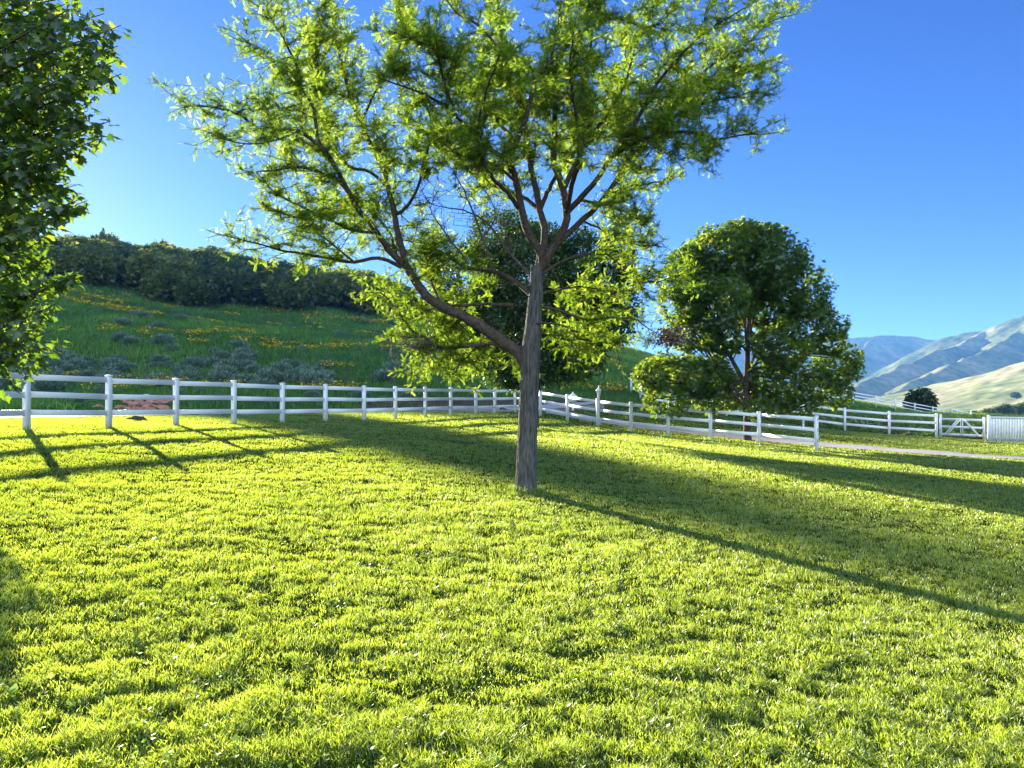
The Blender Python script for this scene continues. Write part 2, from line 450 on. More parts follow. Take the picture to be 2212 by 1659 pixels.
# fence B (behind the driveway on the right): x, base y, distance
FB = [(1363.2,894.0,55.6),(1383.5,891.5,53.4),(1402.8,890.6,51.2),(1458,896.5,50.9),(1512,902.5,50.6),(1569.7,908.6,50.2),(1649.6,915.3,49.3),(1735,923.5,48.2),(1825.3,935.1,46.8),(1921.1,940.7,46.0),(2023,946.3,45.2)]
def fbD(u):
    return np.interp(u, [(p[0] - CX) / F for p in FB] + [.9], [p[2] for p in FB] + [40.0])
def zones(x, y):
    """0 lawn, 1 road/gravel, 2 meadow, 3 soil, 4 valley, 5 bank"""
    x = np.asarray(x, float); y = np.asarray(y, float)
    u = x / np.maximum(y, .5)
    z = np.zeros(len(x), int)
    near = dist_at(H_LN, np.clip(u, -.96, .054)); far = dist_at(H_LF, np.clip(u, -.96, .138))
    fen = np.interp(u, PU, POSTD)
    left = u < .054
    z[left & (y > near - .1)] = 1
    z[left & (y > far)] = 5
    bn = dist_at(H_BN, np.clip(u, .033, .84)); bf = dist_at(H_BF, np.clip(u, .033, .84))
    right = ~left
    z[right & (y > bn) & (y < bf)] = 1
    fd = fbD(u)
    z[right & (y > fd + .1) & (u > .27)] = 3
    mid = (u >= .054) & (u <= .17)
    z[mid & (y > np.where(u < .138, far - 3.2, 52))] = 1
    z[mid & (y > np.where(u < .138, far, 53.5))] = 5
    z[(u > .17) & (u <= .27) & (y > fd + 1)] = 3
    n = fbm(x / 6, y / 6, 31)
    hill = ((u < .36) & (y > 50 + 3 * n)) | ((z == 5) & (u < -.20))
    z[hill] = 2
    z[(u >= .27) & (y > 62 + 6 * n)] = 2
    z[(y > 330)] = 4
    return z
ZCOL = {0: (.022,.038,.008), 1: (.17,.155,.14), 2: (.045,.090,.022), 3: (.055,.036,.028), 4: (.30,.32,.17), 5: (.060,.048,.042)}

def build_ground():
    fine = np.radians(np.concatenate([np.linspace(-180, -62, 30)[:-1], np.linspace(-62, 62, 560), np.linspace(62, 180, 30)[1:]]))
    rr = [0.6]
    while rr[-1] < 11000: rr.append(rr[-1] * (1.016 if rr[-1] < 260 else 1.05) + .01)
    rr = np.array(rr)
    A, R = np.meshgrid(fine, rr)
    X = (np.sin(A) * R).ravel(); Y = (np.cos(A) * R).ravel()
    Z = gz(X, Y)
    Z = np.where(Y < 1.0, gz(np.clip(X, -30, 30), np.full_like(X, 3.0)) * 0 - .15 - .02 * np.clip(X, -30, 30), Z) if False else Z
    n, k = A.shape[1], A.shape[0]
    V = np.stack([X, Y, Z], 1)
    V = np.vstack([V, [[0, 0, G(0, .1)]]])
    i = np.arange(k - 1)[:, None] * n; j = np.arange(n - 1)[None]
    Q = np.stack([i + j, i + j + 1, i + n + j + 1, i + n + j], -1).reshape(-1, 4)[:, ::-1]
    c = len(V) - 1
    T = np.stack([np.full(n - 1, c), np.arange(n - 1) + 1, np.arange(n - 1)], 1)[:, ::-1]
    o = npmesh('ground', V, [Q, T], M_GROUND, smooth=True)
    zs = zones(V[:, 0], V[:, 1])
    C = np.array([ZCOL[q] for q in range(6)])[zs]
    nn = fbm(V[:, 0] / 60, V[:, 1] / 60, 77)[:, None]
    green = np.array([[.14, .22, .07]]); tan = np.array([[.36, .32, .19]])
    far = np.clip((V[:, 1:2] - 330) / 200, 0, 1)
    C = np.where(zs[:, None] == 4, green * (1 - nn) + tan * nn, C)
    a = o.data.attributes.new('cover', 'FLOAT_COLOR', 'POINT')
    a.data.foreach_set('color', np.hstack([C, np.ones((len(C), 1))]).astype(np.float32).ravel())
    tag(o, kind='structure')
build_ground()

def ribbon(name, A, B, mat, lift, seg=1, cross=6):
    n = len(A); V = []
    for i in range(n):
        for j in range(cross + 1):
            t = j / cross; p = A[i] * (1 - t) + B[i] * t
            V.append(p)
    V = np.array(V); V[:, 2] = gz(V[:, 0], V[:, 1]) + lift
    i = np.arange(n - 1)[:, None] * (cross + 1); j = np.arange(cross)[None]
    Q = np.stack([i + j, i + j + 1, i + cross + 1 + j + 1, i + cross + 1 + j], -1).reshape(-1, 4)
    return npmesh(name, V, [Q], mat, smooth=True)
def resample(H, n):
    s = np.concatenate([[0], np.cumsum(np.linalg.norm(np.diff(H, axis=0), axis=1))])
    t = np.linspace(0, s[-1], n)
    return np.stack([np.interp(t, s, H[:, i]) for i in range(3)], 1)
tag(ribbon('driveway', resample(H_BN, 160), resample(H_BF, 160), M_ROAD, .03), kind='structure')
tag(ribbon('road', resample(H_LN, 160), resample(H_LF, 160), M_ROAD, .045), kind='structure')
gn = H_LN.copy(); gn[:, 1] -= .9; gn[:, 0] *= 1.0
gn2 = resample(gn, 160); gn2 += (RNG.random((160, 1)) - .5) * np.array([[.2, .3, 0]])
tag(ribbon('gravel_verge', gn2, resample(H_LN, 160), M_GRAVEL, .02), kind='structure')

# ------------------------------------------------------------------ blades
def blades(name, X, Y, h, w, lean, mat, var, near_mask=None, label=None, kind='stuff', leandir=None, zoff=0.0):
    n = len(X)
    Z = gz(X, Y) + zoff
    a = RNG.random(n) * 2 * math.pi
    ld = RNG.random(n) * 2 * math.pi if leandir is None else leandir
    side = np.stack([np.cos(a), np.sin(a), np.zeros(n)], 1) * (w / 2)[:, None]
    le = np.stack([np.cos(ld), np.sin(ld), np.zeros(n)], 1) * (lean * h)[:, None]
    base = np.stack([X, Y, Z - .005], 1)
    up = np.array([[0, 0, 1.0]])
    mid = base + up * (h * .55)[:, None] + le * .30
    tip = base + up * (h * (1 - .25 * lean ** 2))[:, None] + le
    V = np.stack([base - side * .8, base + side * .8, mid + side, mid - side, tip], 1).reshape(-1, 3)
    k = np.arange(n)[:, None] * 5
    Q = k + np.array([[0, 1, 2, 3]]); T = k + np.array([[3, 2, 4]])
    return npmesh(name, V, [Q, T], mat, var=np.repeat(var, 5))
def frustum_points(n, d0, d1, power, umax=.80):
    """points with plan density falling as D^-power"""
    # pdf of D ~ D^(1-power)
    e = 2 - power
    r = RNG.random(n)
    D = (d0 ** e + r * (d1 ** e - d0 ** e)) ** (1 / e) if abs(e) > 1e-6 else d0 * (d1 / d0) ** r
    u = (RNG.random(n) * 2 - 1) * umax
    return u * D, D

def build_lawn():
    n = 1500000
    X, Y = frustum_points(n, 2.9, 56, 1.72)
    z = zones(X, Y)
    far = np.interp(X / Y, PU, POSTD)
    keep = z == 0
    X, Y = X[keep], Y[keep]; n = len(X)
    # clumpy height with low swells from the mower
    cl = fbm(X / .16, Y / .16, 3, 3); big = fbm(X / .9, Y / .7, 12, 3)
    s = (X * .80 + Y * .60); t = (-X * .60 + Y * .80)
    streak = vnoise(s / 3.0, t / .42, 44)
    hh = .020 + .026 * np.clip(cl * 1.7 - .45, 0, 1) + .022 * np.clip(big * 2 - .6, 0, 1) + .018 * streak
    k = np.clip(Y / 9.0, 1, 6)
    h = hh * (.7 + .6 * RNG.random(n))
    gap = fbm(X / .07, Y / .09, 33, 2)
    thin = ((cl < .38) & (RNG.random(n) < .75)) | ((gap < .40) & (RNG.random(n) < .7))
    h = np.where(thin, h * .35, h)
    w = (.0036 + .0026 * RNG.random(n)) * k ** .97
    lean = .25 + .65 * RNG.random(n)
    v = np.clip(.42 + .30 * (RNG.random(n) - .5) + .5 * (fbm(X / 2.2, Y / 2.2, 20) - .5), 0, .84)
    v = np.where(RNG.random(n) < .035, .9 + .1 * RNG.random(n), v)
    o = blades('lawn_grass', X, Y, h, w, lean, M_GRASS, v)
    tag(o, 'short mown green lawn grass spread from the camera to the fences', 'grass', kind='stuff')
    # broad leaved weeds low in the lawn
    m = 4200
    X, Y = frustum_points(m, 3.2, 18, 1.3, .72)
    pt = fbm(X / .8, Y / .8, 71, 3) > .47; X, Y = X[pt], Y[pt]
    V = []; T = []; var = []; c = 0
    for x, y in zip(X, Y):
        z0 = G(x, y)
        for q in range(random.randint(2, 5)):
            a = random.random() * 6.28; L = random.uniform(.012, .034) * (1.9 if random.random() < .04 else 1); wd = L * random.uniform(.28, .5)
            d = np.array([math.cos(a), math.sin(a), random.uniform(.2, 1.1)]); d /= np.linalg.norm(d)
            sd = np.array([-math.sin(a), math.cos(a), 0])
            b = np.array([x, y, z0 + random.uniform(.015, .05)])
            V += [b, b + d * L * .45 + sd * wd, b + d * L, b + d * L * .45 - sd * wd]
            T.append([c, c + 1, c + 2, c + 3]); c += 4; var += [random.random() * .5 + .5] * 4
    o = npmesh('lawn_weeds', V, [np.array(T)], M_WEED, var=var)
    tag(o, 'small broad yellow-green clover and plantain leaves dotted through the near lawn', 'weeds', kind='stuff')
build_lawn()

def build_tufts():
    # longer grass the mower missed, round every post foot
    X = []; Y = []
    for i in range(21):
        m = 60
        a = RNG.random(m) * 6.28; r = .09 + .12 * RNG.random(m)
        X.append(PXYZ[i, 0] + np.cos(a) * r); Y.append(PXYZ[i, 1] + np.sin(a) * r)
    a = RNG.random(500) * 6.28; r = .20 + .14 * RNG.random(500)
    tp = hit(1138, 1063)
    X.append(tp[0] + np.cos(a) * r); Y.append(tp[1] + np.sin(a) * r)
    X = np.concatenate(X); Y = np.concatenate(Y); n = len(X)
    o = blades('grass_tufts', X, Y, .06 + .12 * RNG.random(n), .006 + .008 * RNG.random(n), .3 + .5 * RNG.random(n), M_GRASS, .3 + .4 * RNG.random(n))
    tag(o, 'longer uncut grass around the fence posts and the trunk', 'grass', kind='stuff')
build_tufts()

def build_meadow():
    n = 520000
    X, Y = frustum_points(n, 33, 330, 1.35, .86)
    u = X / Y
    z = zones(X, Y)
    keep = ((z == 2) & (u < .62)) | ((z == 5) & (RNG.random(n) < np.where(u < -.20, 1.0, .12))) | ((z == 3) & (u < .27))
    keep &= ~((Y > 185) & (u < -.15))
    
    X, Y = X[keep], Y[keep]; n = len(X)
    p = fbm(X / 7, Y / 11, 61); p2 = fbm(X / 2.0, Y / 3.0, 62)
    h = (.22 + .55 * p2) * (.6 + .7 * RNG.random(n)) * np.clip(Y / 70, .8, 1.6) * np.where(X / Y > .3, .5, 1) * np.where((Y < 47) & (X / Y > -.57) & (X / Y < -.42), .22, 1)
    w = (.018 + .02 * RNG.random(n)) * np.clip(Y / 45, 1, 5)
    u = X / Y
    ridge = np.clip((Y - 120) / 60, 0, 1) * (u > .05)
    v = np.clip(.28 + .9 * (p - .5) + .35 * (p2 - .5) + .3 * (RNG.random(n) - .5) + .35 * ridge + .12 * (u > .0), 0, 1)
    o = blades('meadow_grass', X, Y, h, w, .2 + .5 * RNG.random(n), M_MEADOW, v)
    tag(o, 'tall rough green meadow grass covering the shaded hillside', 'grass', kind='stuff')
    # yellow mule's-ear flowers in drifts
    n = 260000
    X, Y = frustum_points(n, 50, 178, 1.0, .7)
    drift = fbm(X / 13, Y / 6, 91, 3); fine = fbm(X / 1.8, Y / 2.5, 92, 2)
    u = X / Y
    keep = (zones(X, Y) == 2) & (drift > .635) & (fine > .54) & (u < .2)
    X, Y = X[keep], Y[keep]; n = len(X)
    Z = gz(X, Y) + .45 + .35 * RNG.random(n)
    s = .075 * np.clip(Y / 60, 1, 2.2) * (.6 + .8 * RNG.random(n))
    a = RNG.random(n) * 6.28; tl = RNG.normal(0, .5, n)
    e1 = np.stack([np.cos(a), np.sin(a), np.zeros(n)], 1); e2 = np.stack([-np.sin(a) * np.cos(tl), np.cos(a) * np.cos(tl), np.sin(tl)], 1)
    c = np.stack([X, Y, Z], 1)
    V = np.stack([c - e1 * s[:, None], c - e2 * s[:, None], c + e1 * s[:, None], c + e2 * s[:, None]], 1).reshape(-1, 3)
    Q = np.arange(n)[:, None] * 4 + np.arange(4)
    o = npmesh('meadow_flowers', V, [Q], M_FLOWER, var=np.repeat(RNG.random(n), 4))
    tag(o, 'drifts of golden yellow wildflowers across the hillside meadow', 'flowers', kind='stuff')
build_meadow()

# ------------------------------------------------------------------ leaf scattering
def frames(d, up, roll=0.0):
    """orthonormal frames: columns = (axis d, side, normal)"""
    d = d / (np.linalg.norm(d, axis=1)[:, None] + 1e-9)
    s = np.cross(up, d); s /= (np.linalg.norm(s, axis=1)[:, None] + 1e-9)
    n = np.cross(d, s)
    return np.stack([d, s, n], -1)
def scatter(T, faces, pos, R, scale, var):
    """T (k,3) template; returns V, faces list, var"""
    n, k = len(pos), len(T)
    V = np.einsum('nij,kj->nki', R, T) * scale[:, None, None] + pos[:, None, :]
    fs = [(np.arange(n)[:, None, None] * k + f[None]).reshape(-1, f.shape[1]) for f in faces]
    return V.reshape(-1, 3), fs, np.repeat(var, k)
def frond_template(pairs=9, L=1.0, lw=.05, ll=.17):
    V = []; Q = []
    V += [(0, -.006, 0), (0, .006, 0), (L, .003, -.07), (L, -.003, -.07)]; Q.append([0, 1, 2, 3])
    for i in range(pairs):
        t = .14 + .84 * i / (pairs - 1); zc = -.07 * t * t
        l = ll * (1 - .35 * t)
        for s in (-1, 1):
            b = np.array([t * L, 0, zc]); k = len(V)
            d = np.array([.42, s * .88, -.12]); sd = np.array([.88, -s * .42, .15 * s])
            V += [tuple(b), tuple(b + d * l * .5 + sd * lw), tuple(b + d * l), tuple(b + d * l * .5 - sd * lw)]
            Q.append([k, k + 1, k + 2, k + 3])
    return np.array(V, float), [np.array(Q)]
def maple_template():
    pts = [(0,0),(.10,.20),(-.02,.42),(.22,.30),(.30,.56),(.42,.40),(.50,.52),(.55,.26),(.66,.34),(.66,.16),(.84,.14),(1.0,0)]
    up = [(x, y) for x, y in pts]; dn = [(x, -y) for x, y in pts[1:-1]][::-1]
    ring = up + dn
    V = [(.40, 0, .03)] + [(x, y, -.28 * abs(y) - .10 * x * x) for x, y in ring]
    n = len(ring)
    T = [[0, 1 + i, 1 + (i + 1) % n] for i in range(n)]
    return np.array(V, float), [np.array(T)]
def simple_leaf(w=.28):
    return np.array([(0,0,0),(.45,w,-.06),(1,0,-.12),(.45,-w,-.06)], float), [np.array([[0,1,2,3]])]
def tuft_leaf(w=.2, k=5):
    """a spray of k leaflets"""
    V = []; Q = []
    for i in range(k):
        a = -1.1 + 2.2 * i / (k - 1); d = np.array([math.cos(a), math.sin(a), -.15 * (i % 2)]); s = np.array([-math.sin(a), math.cos(a), 0])
        b = len(V); V += [(0,0,0), tuple(d * .5 + s * w), tuple(d), tuple(d * .5 - s * w)]; Q.append([b, b+1, b+2, b+3])
    return np.array(V, float), [np.array(Q)]
def rand_dirs(n, flat=1.0):
    v = RNG.normal(size=(n, 3)); v[:, 2] *= flat
    return v / np.linalg.norm(v, axis=1)[:, None]

def catmull(P_, step):
    P_ = np.asarray(P_, float)
    if len(P_) < 3:
        n = max(2, int(np.linalg.norm(P_[-1] - P_[0]) / step)); t = np.linspace(0, 1, n)[:, None]
        return P_[0] * (1 - t) + P_[-1] * t
    Q = np.vstack([2 * P_[0] - P_[1], P_, 2 * P_[-1] - P_[-2]]); out = []
    for i in range(1, len(Q) - 2):
        L = np.linalg.norm(Q[i + 1] - Q[i]); n = max(2, int(L / step))
        for t in np.linspace(0, 1, n, endpoint=False):
            out.append(.5 * ((2 * Q[i]) + (-Q[i-1] + Q[i+1]) * t + (2*Q[i-1] - 5*Q[i] + 4*Q[i+1] - Q[i+2]) * t*t + (-Q[i-1] + 3*Q[i] - 3*Q[i+1] + Q[i+2]) * t**3))
    out.append(P_[-1])
    return np.array(out)

# ------------------------------------------------------------------ the honey locust in the middle of the lawn
TB = hit(1136, 1062)
TD = TB[1]
def build_locust():
    root = empty('locust_tree', TB, 'large locust with feathery yellow-green leaves and furrowed trunk, standing in the open lawn', 'tree')
    def L(pts, dend=0.0, d0=0.0):
        n = len(pts); out = []
        for i, (x, y) in enumerate(pts):
            t = i / (n - 1); out.append(P(x, y, TD + d0 + (dend - d0) * t))
        return out
    # trunk -------------------------------------------------
    tp = [(1134,1078),(1136,1050),(1137,1010),(1139,950),(1141,880),(1144,820),(1147,765),(1152,700),(1157,640),(1159,600),(1160,575)]
    tw = [50,45,43.5,42,40,41,42,34,31,28,25]
    Pt = catmull(L(tp), .035); w = np.interp(Pt[:, 2], [EYE - (p[1] - CY) / F * TD for p in tp], tw) / F * TD / 2
    mb = MB()
    lob = RNG.random(8) * 6.28
    def furrow(t, ang):
        f = np.zeros_like(ang)
        for k, (fr, am) in enumerate(((8, .035), (13, .055), (19, .050))):
            f += -am * (1 - np.abs(np.sin(.5 * fr * ang + lob[k] + 1.6 * math.sin(t * (17 + 7 * k) + lob[k + 3]) + .7 * math.sin(t * 61 + k)))) ** 3 * (.6 + .4 * math.sin(t * 43 + 2 * k))
        flare = .16 * math.exp(-t * 24) * (1 + np.sin(5 * ang + 1)) 
        return 1 + f + flare
    mb.tube(Pt, w * 1.02, sides=120, lobes=furrow)
    mb.build('trunk', M_BARK, root, smooth=True)
    limbs = []
    def limb(pts, r0, r1, dend, d0=0.0, leaf=.25, dens=1.0, bare=False, main=True):
        Q = catmull(L(pts, dend, d0), .12)
        Q[1:-1] += RNG.normal(0, .006, (len(Q) - 2, 3))
        r = np.linspace(r0, r1, len(Q)) if len(Q) else []
        limbs.append((Q, r, leaf, dens, bare, main))
    # big low left limb and its forks
    limb([(1140,800),(1123,767),(1089,741),(1023,696),(953,661),(922,640),(898,609),(880,580)], .125, .075, .4, 0, leaf=.9)
    limb([(880,582),(866,528),(856,490),(853,465),(838,407),(831,374),(813,338),(798,309),(780,262),(758,218),(740,145),(722,73),(715,10),(705,-60)], .065, .012, 2.2, .4, leaf=.18)
    limb([(880,580),(838,538),(813,502),(798,480),(773,454),(758,425),(740,400),(711,378),(671,366),(640,360),(600,368),(548,372)], .07, .010, -1.2, .4, leaf=.3)
    limb([(867,578),(820,558),(766,567),(711,560),(656,549),(609,542),(547,524),(482,509)], .04, .008, -.6, .4, leaf=.35)
    limb([(773,452),(758,425),(735,380),(715,345),(686,313),(646,284),(605,284),(566,289),(547,273),(526,254),(467,233),(409,227),(368,204)], .045, .008, -2.4, -.4, leaf=.25)
    limb([(640,284),(590,305),(530,312),(462,292)], .02, .006, -2.6, -1.8, leaf=.2, main=False)
    limb([(735,380),(705,330),(687,300),(678,236),(650,190),(620,145),(584,130),(540,95)], .04, .007, -1.6, -.8, leaf=.3)
    limb([(650,190),(640,140),(612,86),(580,32),(526,-5)], .025, .006, -2.2, -1.2, leaf=.1)
    limb([(838,407),(800,372),(744,358),(722,320),(700,260),(690,200),(690,130),(670,60)], .035, .008, 1.5, 1.0, leaf=.2)
    limb([(853,465),(882,444),(905,400),(915,350),(930,300),(925,240),(890,180)], .035, .008, .6, .9, leaf=.3)
    limb([(813,502),(770,500),(720,480),(660,452),(600,420),(560,380)], .03, .006, -1.6, -.1, leaf=.2)
    limb([(766,567),(720,530),(680,500),(640,470),(580,455)], .02, .006, -1.0, -.2, leaf=.2, main=False)
    # lower left bough, leafy and bright
    limb([(1089,741),(1020,747),(953,751),(915,727),(887,713),(856,668),(820,630),(775,600)], .04, .008, .8, .1, leaf=.2, dens=.75)
    limb([(1110,660),(1040,657),(985,661),(957,658),(915,675),(880,690),(840,650)], .035, .008, 1.6, 0, leaf=.3, dens=.75)
    limb([(1000,690),(960,720),(930,770),(960,800)], .02, .006, 1.0, .5, leaf=.1, dens=1.1, main=False)
    limb([(1060,720),(1010,770),(985,800),(1010,830)], .02, .006, 1.2, .4, leaf=.1, dens=1.0, main=False)
    # branches from the upper trunk to the left
    limb([(1150,640),(1110,606),(1068,588),(1005,578),(971,553),(930,540),(890,560)], .05, .01, 1.4, 0, leaf=.35, dens=.8)
    limb([(1068,588),(1051,543),(1030,480),(1010,430),(985,380),(960,345)], .03, .006, .3, .3, bare=True)
    limb([(1040,520),(1070,470),(1060,430),(1035,395)], .018, .005, .1, .3, bare=True, main=False)
    limb([(1005,560),(960,500),(930,450),(955,400)], .02, .005, .0, .5, bare=True, main=False)
    limb([(1150,600),(1100,545),(1050,480),(1000,455),(930,440),(905,400)], .03, .006, .8, .1, bare=True, main=False)
    limb([(953,751),(900,735),(860,745),(820,725),(800,720)], .014, .004, -.4, .3, bare=True, main=False)
    limb([(1000,745),(930,760),(880,750),(850,772)], .014, .004, -.5, .2, bare=True, main=False)
    # three leaders above the fork
    limb([(1159,600),(1172,553),(1151,522),(1137,491),(1127,455),(1115,393),(1104,364),(1097,342)], .085, .055, -.3, 0, leaf=.75, dens=.6)
    limb([(1099,350),(1057,320),(1031,291),(988,255),(940,215),(880,190),(820,170)], .05, .009, -1.3, -.3, leaf=.2)
    limb([(1099,345),(1115,309),(1133,262),(1148,204),(1155,164),(1133,145),(1097,124),(1060,84),(1031,55),(988,29),(950,-20)], .055, .01, -.9, -.3, leaf=.15)
    limb([(1152,170),(1191,135),(1220,105),(1271,47),(1300,-20)], .035, .01, -1.3, -.6, leaf=.1)
    limb([(1115,393),(1075,360),(1040,350),(990,335),(950,300)], .03, .007, -1.8, -.3, leaf=.25)
    limb([(1160,590),(1177,509),(1166,455),(1155,400),(1144,345),(1130,250),(1100,160),(1080,60),(1070,-40)], .075, .015, 1.7, 0, leaf=.35)
    limb([(1144,345),(1090,280),(1020,200),(960,120),(900,60),(860,0)], .045, .008, 2.8, 1.0, leaf=.2)
    limb([(1160,590),(1188,546),(1220,488),(1224,455),(1217,411),(1195,346),(1198,291),(1198,218),(1191,175),(1195,100),(1210,20),(1215,-50)], .085, .015, .5, 0, leaf=.4)
    limb([(1217,411),(1242,353),(1257,320),(1260,218),(1264,145),(1275,102),(1279,55),(1290,-30)], .05, .01, -.8, .2, leaf=.25)
    limb([(1220,466),(1249,433),(1279,400),(1315,349),(1337,327),(1388,302),(1417,291),(1457,287),(1504,287),(1548,302),(1606,291),(1660,290)], .06, .008, -1.3, .2, leaf=.3)
    limb([(1200,530),(1257,477),(1297,437),(1337,382),(1359,346),(1424,277),(1460,233),(1533,146),(1606,102),(1660,50),(1708,34)], .06, .008, .6, .1, leaf=.3)
    limb([(1337,327),(1388,236),(1420,180),(1480,110),(1540,60),(1620,10)], .04, .008, -1.9, -.5, leaf=.2)
    limb([(1424,277),(1500,220),(1560,175),(1606,156),(1653,138)], .03, .007, 1.4, .4, leaf=.2)
    limb([(1424,277),(1490,235),(1560,215),(1600,205),(1642,190)], .03, .007, -.4, .4, leaf=.2)
    limb([(1388,302),(1440,330),(1480,310),(1500,325)], .02, .006, -1.9, -.8, leaf=.1, main=False)
    limb([(1257,320),(1310,250),(1350,180),(1370,110),(1400,40),(1440,-20)], .04, .009, 1.2, 0, leaf=.2)
    limb([(1297,437),(1345,405),(1388,400),(1420,392),(1455,386)], .028, .006, 1.0, .2, leaf=.25)
    limb([(1249,433),(1300,440),(1340,455),(1375,470),(1400,490)], .028, .006, -1.2, .1, leaf=.25)
    limb([(1257,477),(1310,500),(1350,520),(1400,540)], .022, .005, 1.2, .2, leaf=.3, main=False)
    limb([(1279,55),(1330,40),(1390,60),(1430,50),(1480,60)], .02, .006, -1.2, -.8, leaf=.1, main=False)
    # right low branches
    limb([(1160,600),(1225,560),(1280,548),(1311,550),(1353,585),(1374,599),(1420,610),(1475,584)], .035, .007, -.9, 0, leaf=.45, dens=.8)
    limb([(1157,660),(1210,672),(1260,690),(1332,687),(1374,692),(1401,710),(1425,724)], .03, .007, -.4, 0, leaf=.35, dens=.5)
    limb([(1152,720),(1210,725),(1260,735),(1310,740),(1345,738)], .025, .006, .7, .1, leaf=.3, dens=.9)
    limb([(1152,700),(1200,700),(1240,720),(1230,770),(1250,800)], .02, .006, -.9, -.1, leaf=.4, dens=.6, main=False)
    limb([(1160,640),(1215,625),(1270,620),(1330,640)], .03, .006, 1.4, 0, leaf=.35, dens=.6)
    # limbs toward and away from the camera fill the depth of the crown
    limb([(1224,455),(1235,400),(1250,340),(1245,250),(1230,160),(1240,60)], .05, .01, -3.0, 0, leaf=.35)
    limb([(1127,460),(1090,410),(1060,380),(1030,300),(1050,200),(1080,120)], .045, .01, -3.2, 0, leaf=.4)
    limb([(1166,455),(1190,400),(1240,330),(1300,290),(1330,220),(1350,150)], .05, .01, 3.3, .4, leaf=.25)
    limb([(1166,455),(1120,420),(1040,390),(960,330),(900,290),(860,240)], .045, .01, 3.2, .4, leaf=.25)
    limb([(898,609),(860,560),(840,500),(790,450),(740,430),(690,440)], .035, .01, 2.6, .4, leaf=.25)
    limb([(953,661),(930,600),(925,560),(950,520)], .03, .008, 2.2, .2, leaf=.25, dens=1.3)
    limb([(780,262),(810,200),(850,130),(870,70),(860,0)], .03, .008, 1.2, 1.6, leaf=.15)
    limb([(758,218),(700,180),(680,100),(690,40),(650,-20)], .025, .008, .6, 1.8, leaf=.1)
    limb([(988,255),(960,180),(940,110),(900,90),(850,70)], .03, .008, -2.6, -1.0, leaf=.15)
    limb([(1198,291),(1170,220),(1110,190),(1050,180),(990,150)], .03, .008, 1.8, .5, leaf=.2)
    main_mb = []
    twmb = MB(); dead = MB()
    Fp = []; Fd = []; Fu = []; Fv = []
    Dp = []
    def leafy_twig(p0, d, Ln, depth, leaf=True, sink=None):
        n = 4; pts = [p0]; dd = d.copy()
        for i in range(n):
            dd = dd + RNG.normal(0, .16, 3) + np.array([0, 0, .03]); dd /= np.linalg.norm(dd)
            pts.append(pts[-1] + dd * Ln / n)
        pts = np.array(pts)
        (twmb if leaf else dead).tube(pts, np.linspace(.0045 + .006 * Ln, .0022, n + 1), sides=4 if Ln > .4 else 3)
        if leaf:
            nn = max(2, int(Ln / .075)); c = 4; m = nn * c
            t = np.repeat((np.arange(nn) + RNG.random(nn)) / nn, c)
            idx = np.minimum(t * n, n - .001); i0 = idx.astype(int); fr = (idx - i0)[:, None]
            pos = pts[i0] * (1 - fr) + pts[i0 + 1] * fr + RNG.normal(0, .006, (m, 3))
            ax = pts[i0 + 1] - pts[i0]; ax /= np.linalg.norm(ax, axis=1)[:, None]
            rd = rand_dirs(m, .6)
            dr = ax * .45 + rd * .85 + np.array([0, 0, .04])
            Fp.append(pos); Fd.append(dr); Fu.append(RNG.normal(0, .42, (m, 3)) + np.array([0, 0, 1.0]));
            Fv.append(np.clip(RNG.normal(.46, .20, m), 0, 1))
        if depth > 0:
            k = int(Ln / .12)
            for q in range(k):
                i = RNG.integers(1, n + 1)
                nd_ = dd * .4 + rand_dirs(1, .6)[0]; nd_ /= np.linalg.norm(nd_)
                leafy_twig(pts[i], nd_, Ln * RNG.uniform(.4, .7), depth - 1, leaf)
    for Q, r, leaf, dens, bare, main in limbs:
        mb = MB(); mb.tube(Q, r, sides=10 if r[0] > .05 else 7, rough=.10)
        if bare: dead.tube(Q, r, sides=6, rough=.1)
        else: mb.build('limb', M_LIMB, root, smooth=True)
        s = np.linalg.norm(np.diff(Q, axis=0), axis=1).cumsum()
        tot = s[-1]; T = np.gradient(Q, axis=0); T /= np.linalg.norm(T, axis=1)[:, None]
        if bare:
            for pos in np.arange(.15 * tot, tot, .10):
                i = min(np.searchsorted(s, pos), len(Q) - 1)
                d = T[i] * .5 + rand_dirs(1)[0] * .8; d /= np.linalg.norm(d)
                leafy_twig(Q[i], d, RNG.uniform(.2, .55), 1, False)
            continue
        step = .085 / dens
        pos = leaf * tot
        while pos < tot:
            i = min(np.searchsorted(s, pos), len(Q) - 1)
            frac = pos / tot
            d = T[i] * RNG.uniform(.25, .8) + rand_dirs(1, .75)[0] * .85 + np.array([0, 0, .12]); d /= np.linalg.norm(d)
            ln = RNG.uniform(.34, 1.10) * (1.0 - .5 * frac)
            leafy_twig(Q[i], d, ln, 1)
            pos += step * RNG.uniform(.6, 1.4)
        leafy_twig(Q[-1], T[-1], .3, 1)
    twmb.build('twigs', M_TWIG, root)
    o = dead.build('dead_branches', M_DEADTWIG, root); o['label'] = 'bare leafless twigs in the middle of the crown'
    pos = np.concatenate(Fp); d = np.concatenate(Fd); up = np.concatenate(Fu); v = np.concatenate(Fv)
    # young bright growth low in the tree, tips paler
    v = np.clip(v + .22 * (fbm(pos[:, 0] * 1.3, pos[:, 2] * 1.3, 8) - .5) , 0, 1)
    T_, f_ = frond_template(7, 1, .062, .26)
    V, fs, vv = scatter(T_, f_, pos, frames(d, up), RNG.uniform(.085, .14, len(pos)), v)
    npmesh('foliage', V, fs, M_LOCUST, root, var=vv)
    # withered leaf clump at the tip of the long right branch
    n = 900; c = P(1447, 730, TD - .4)
    q = RNG.normal(0, 1, (n, 3)) * np.array([.15, .15, .11]) + c
    T_, f_ = simple_leaf(.2)
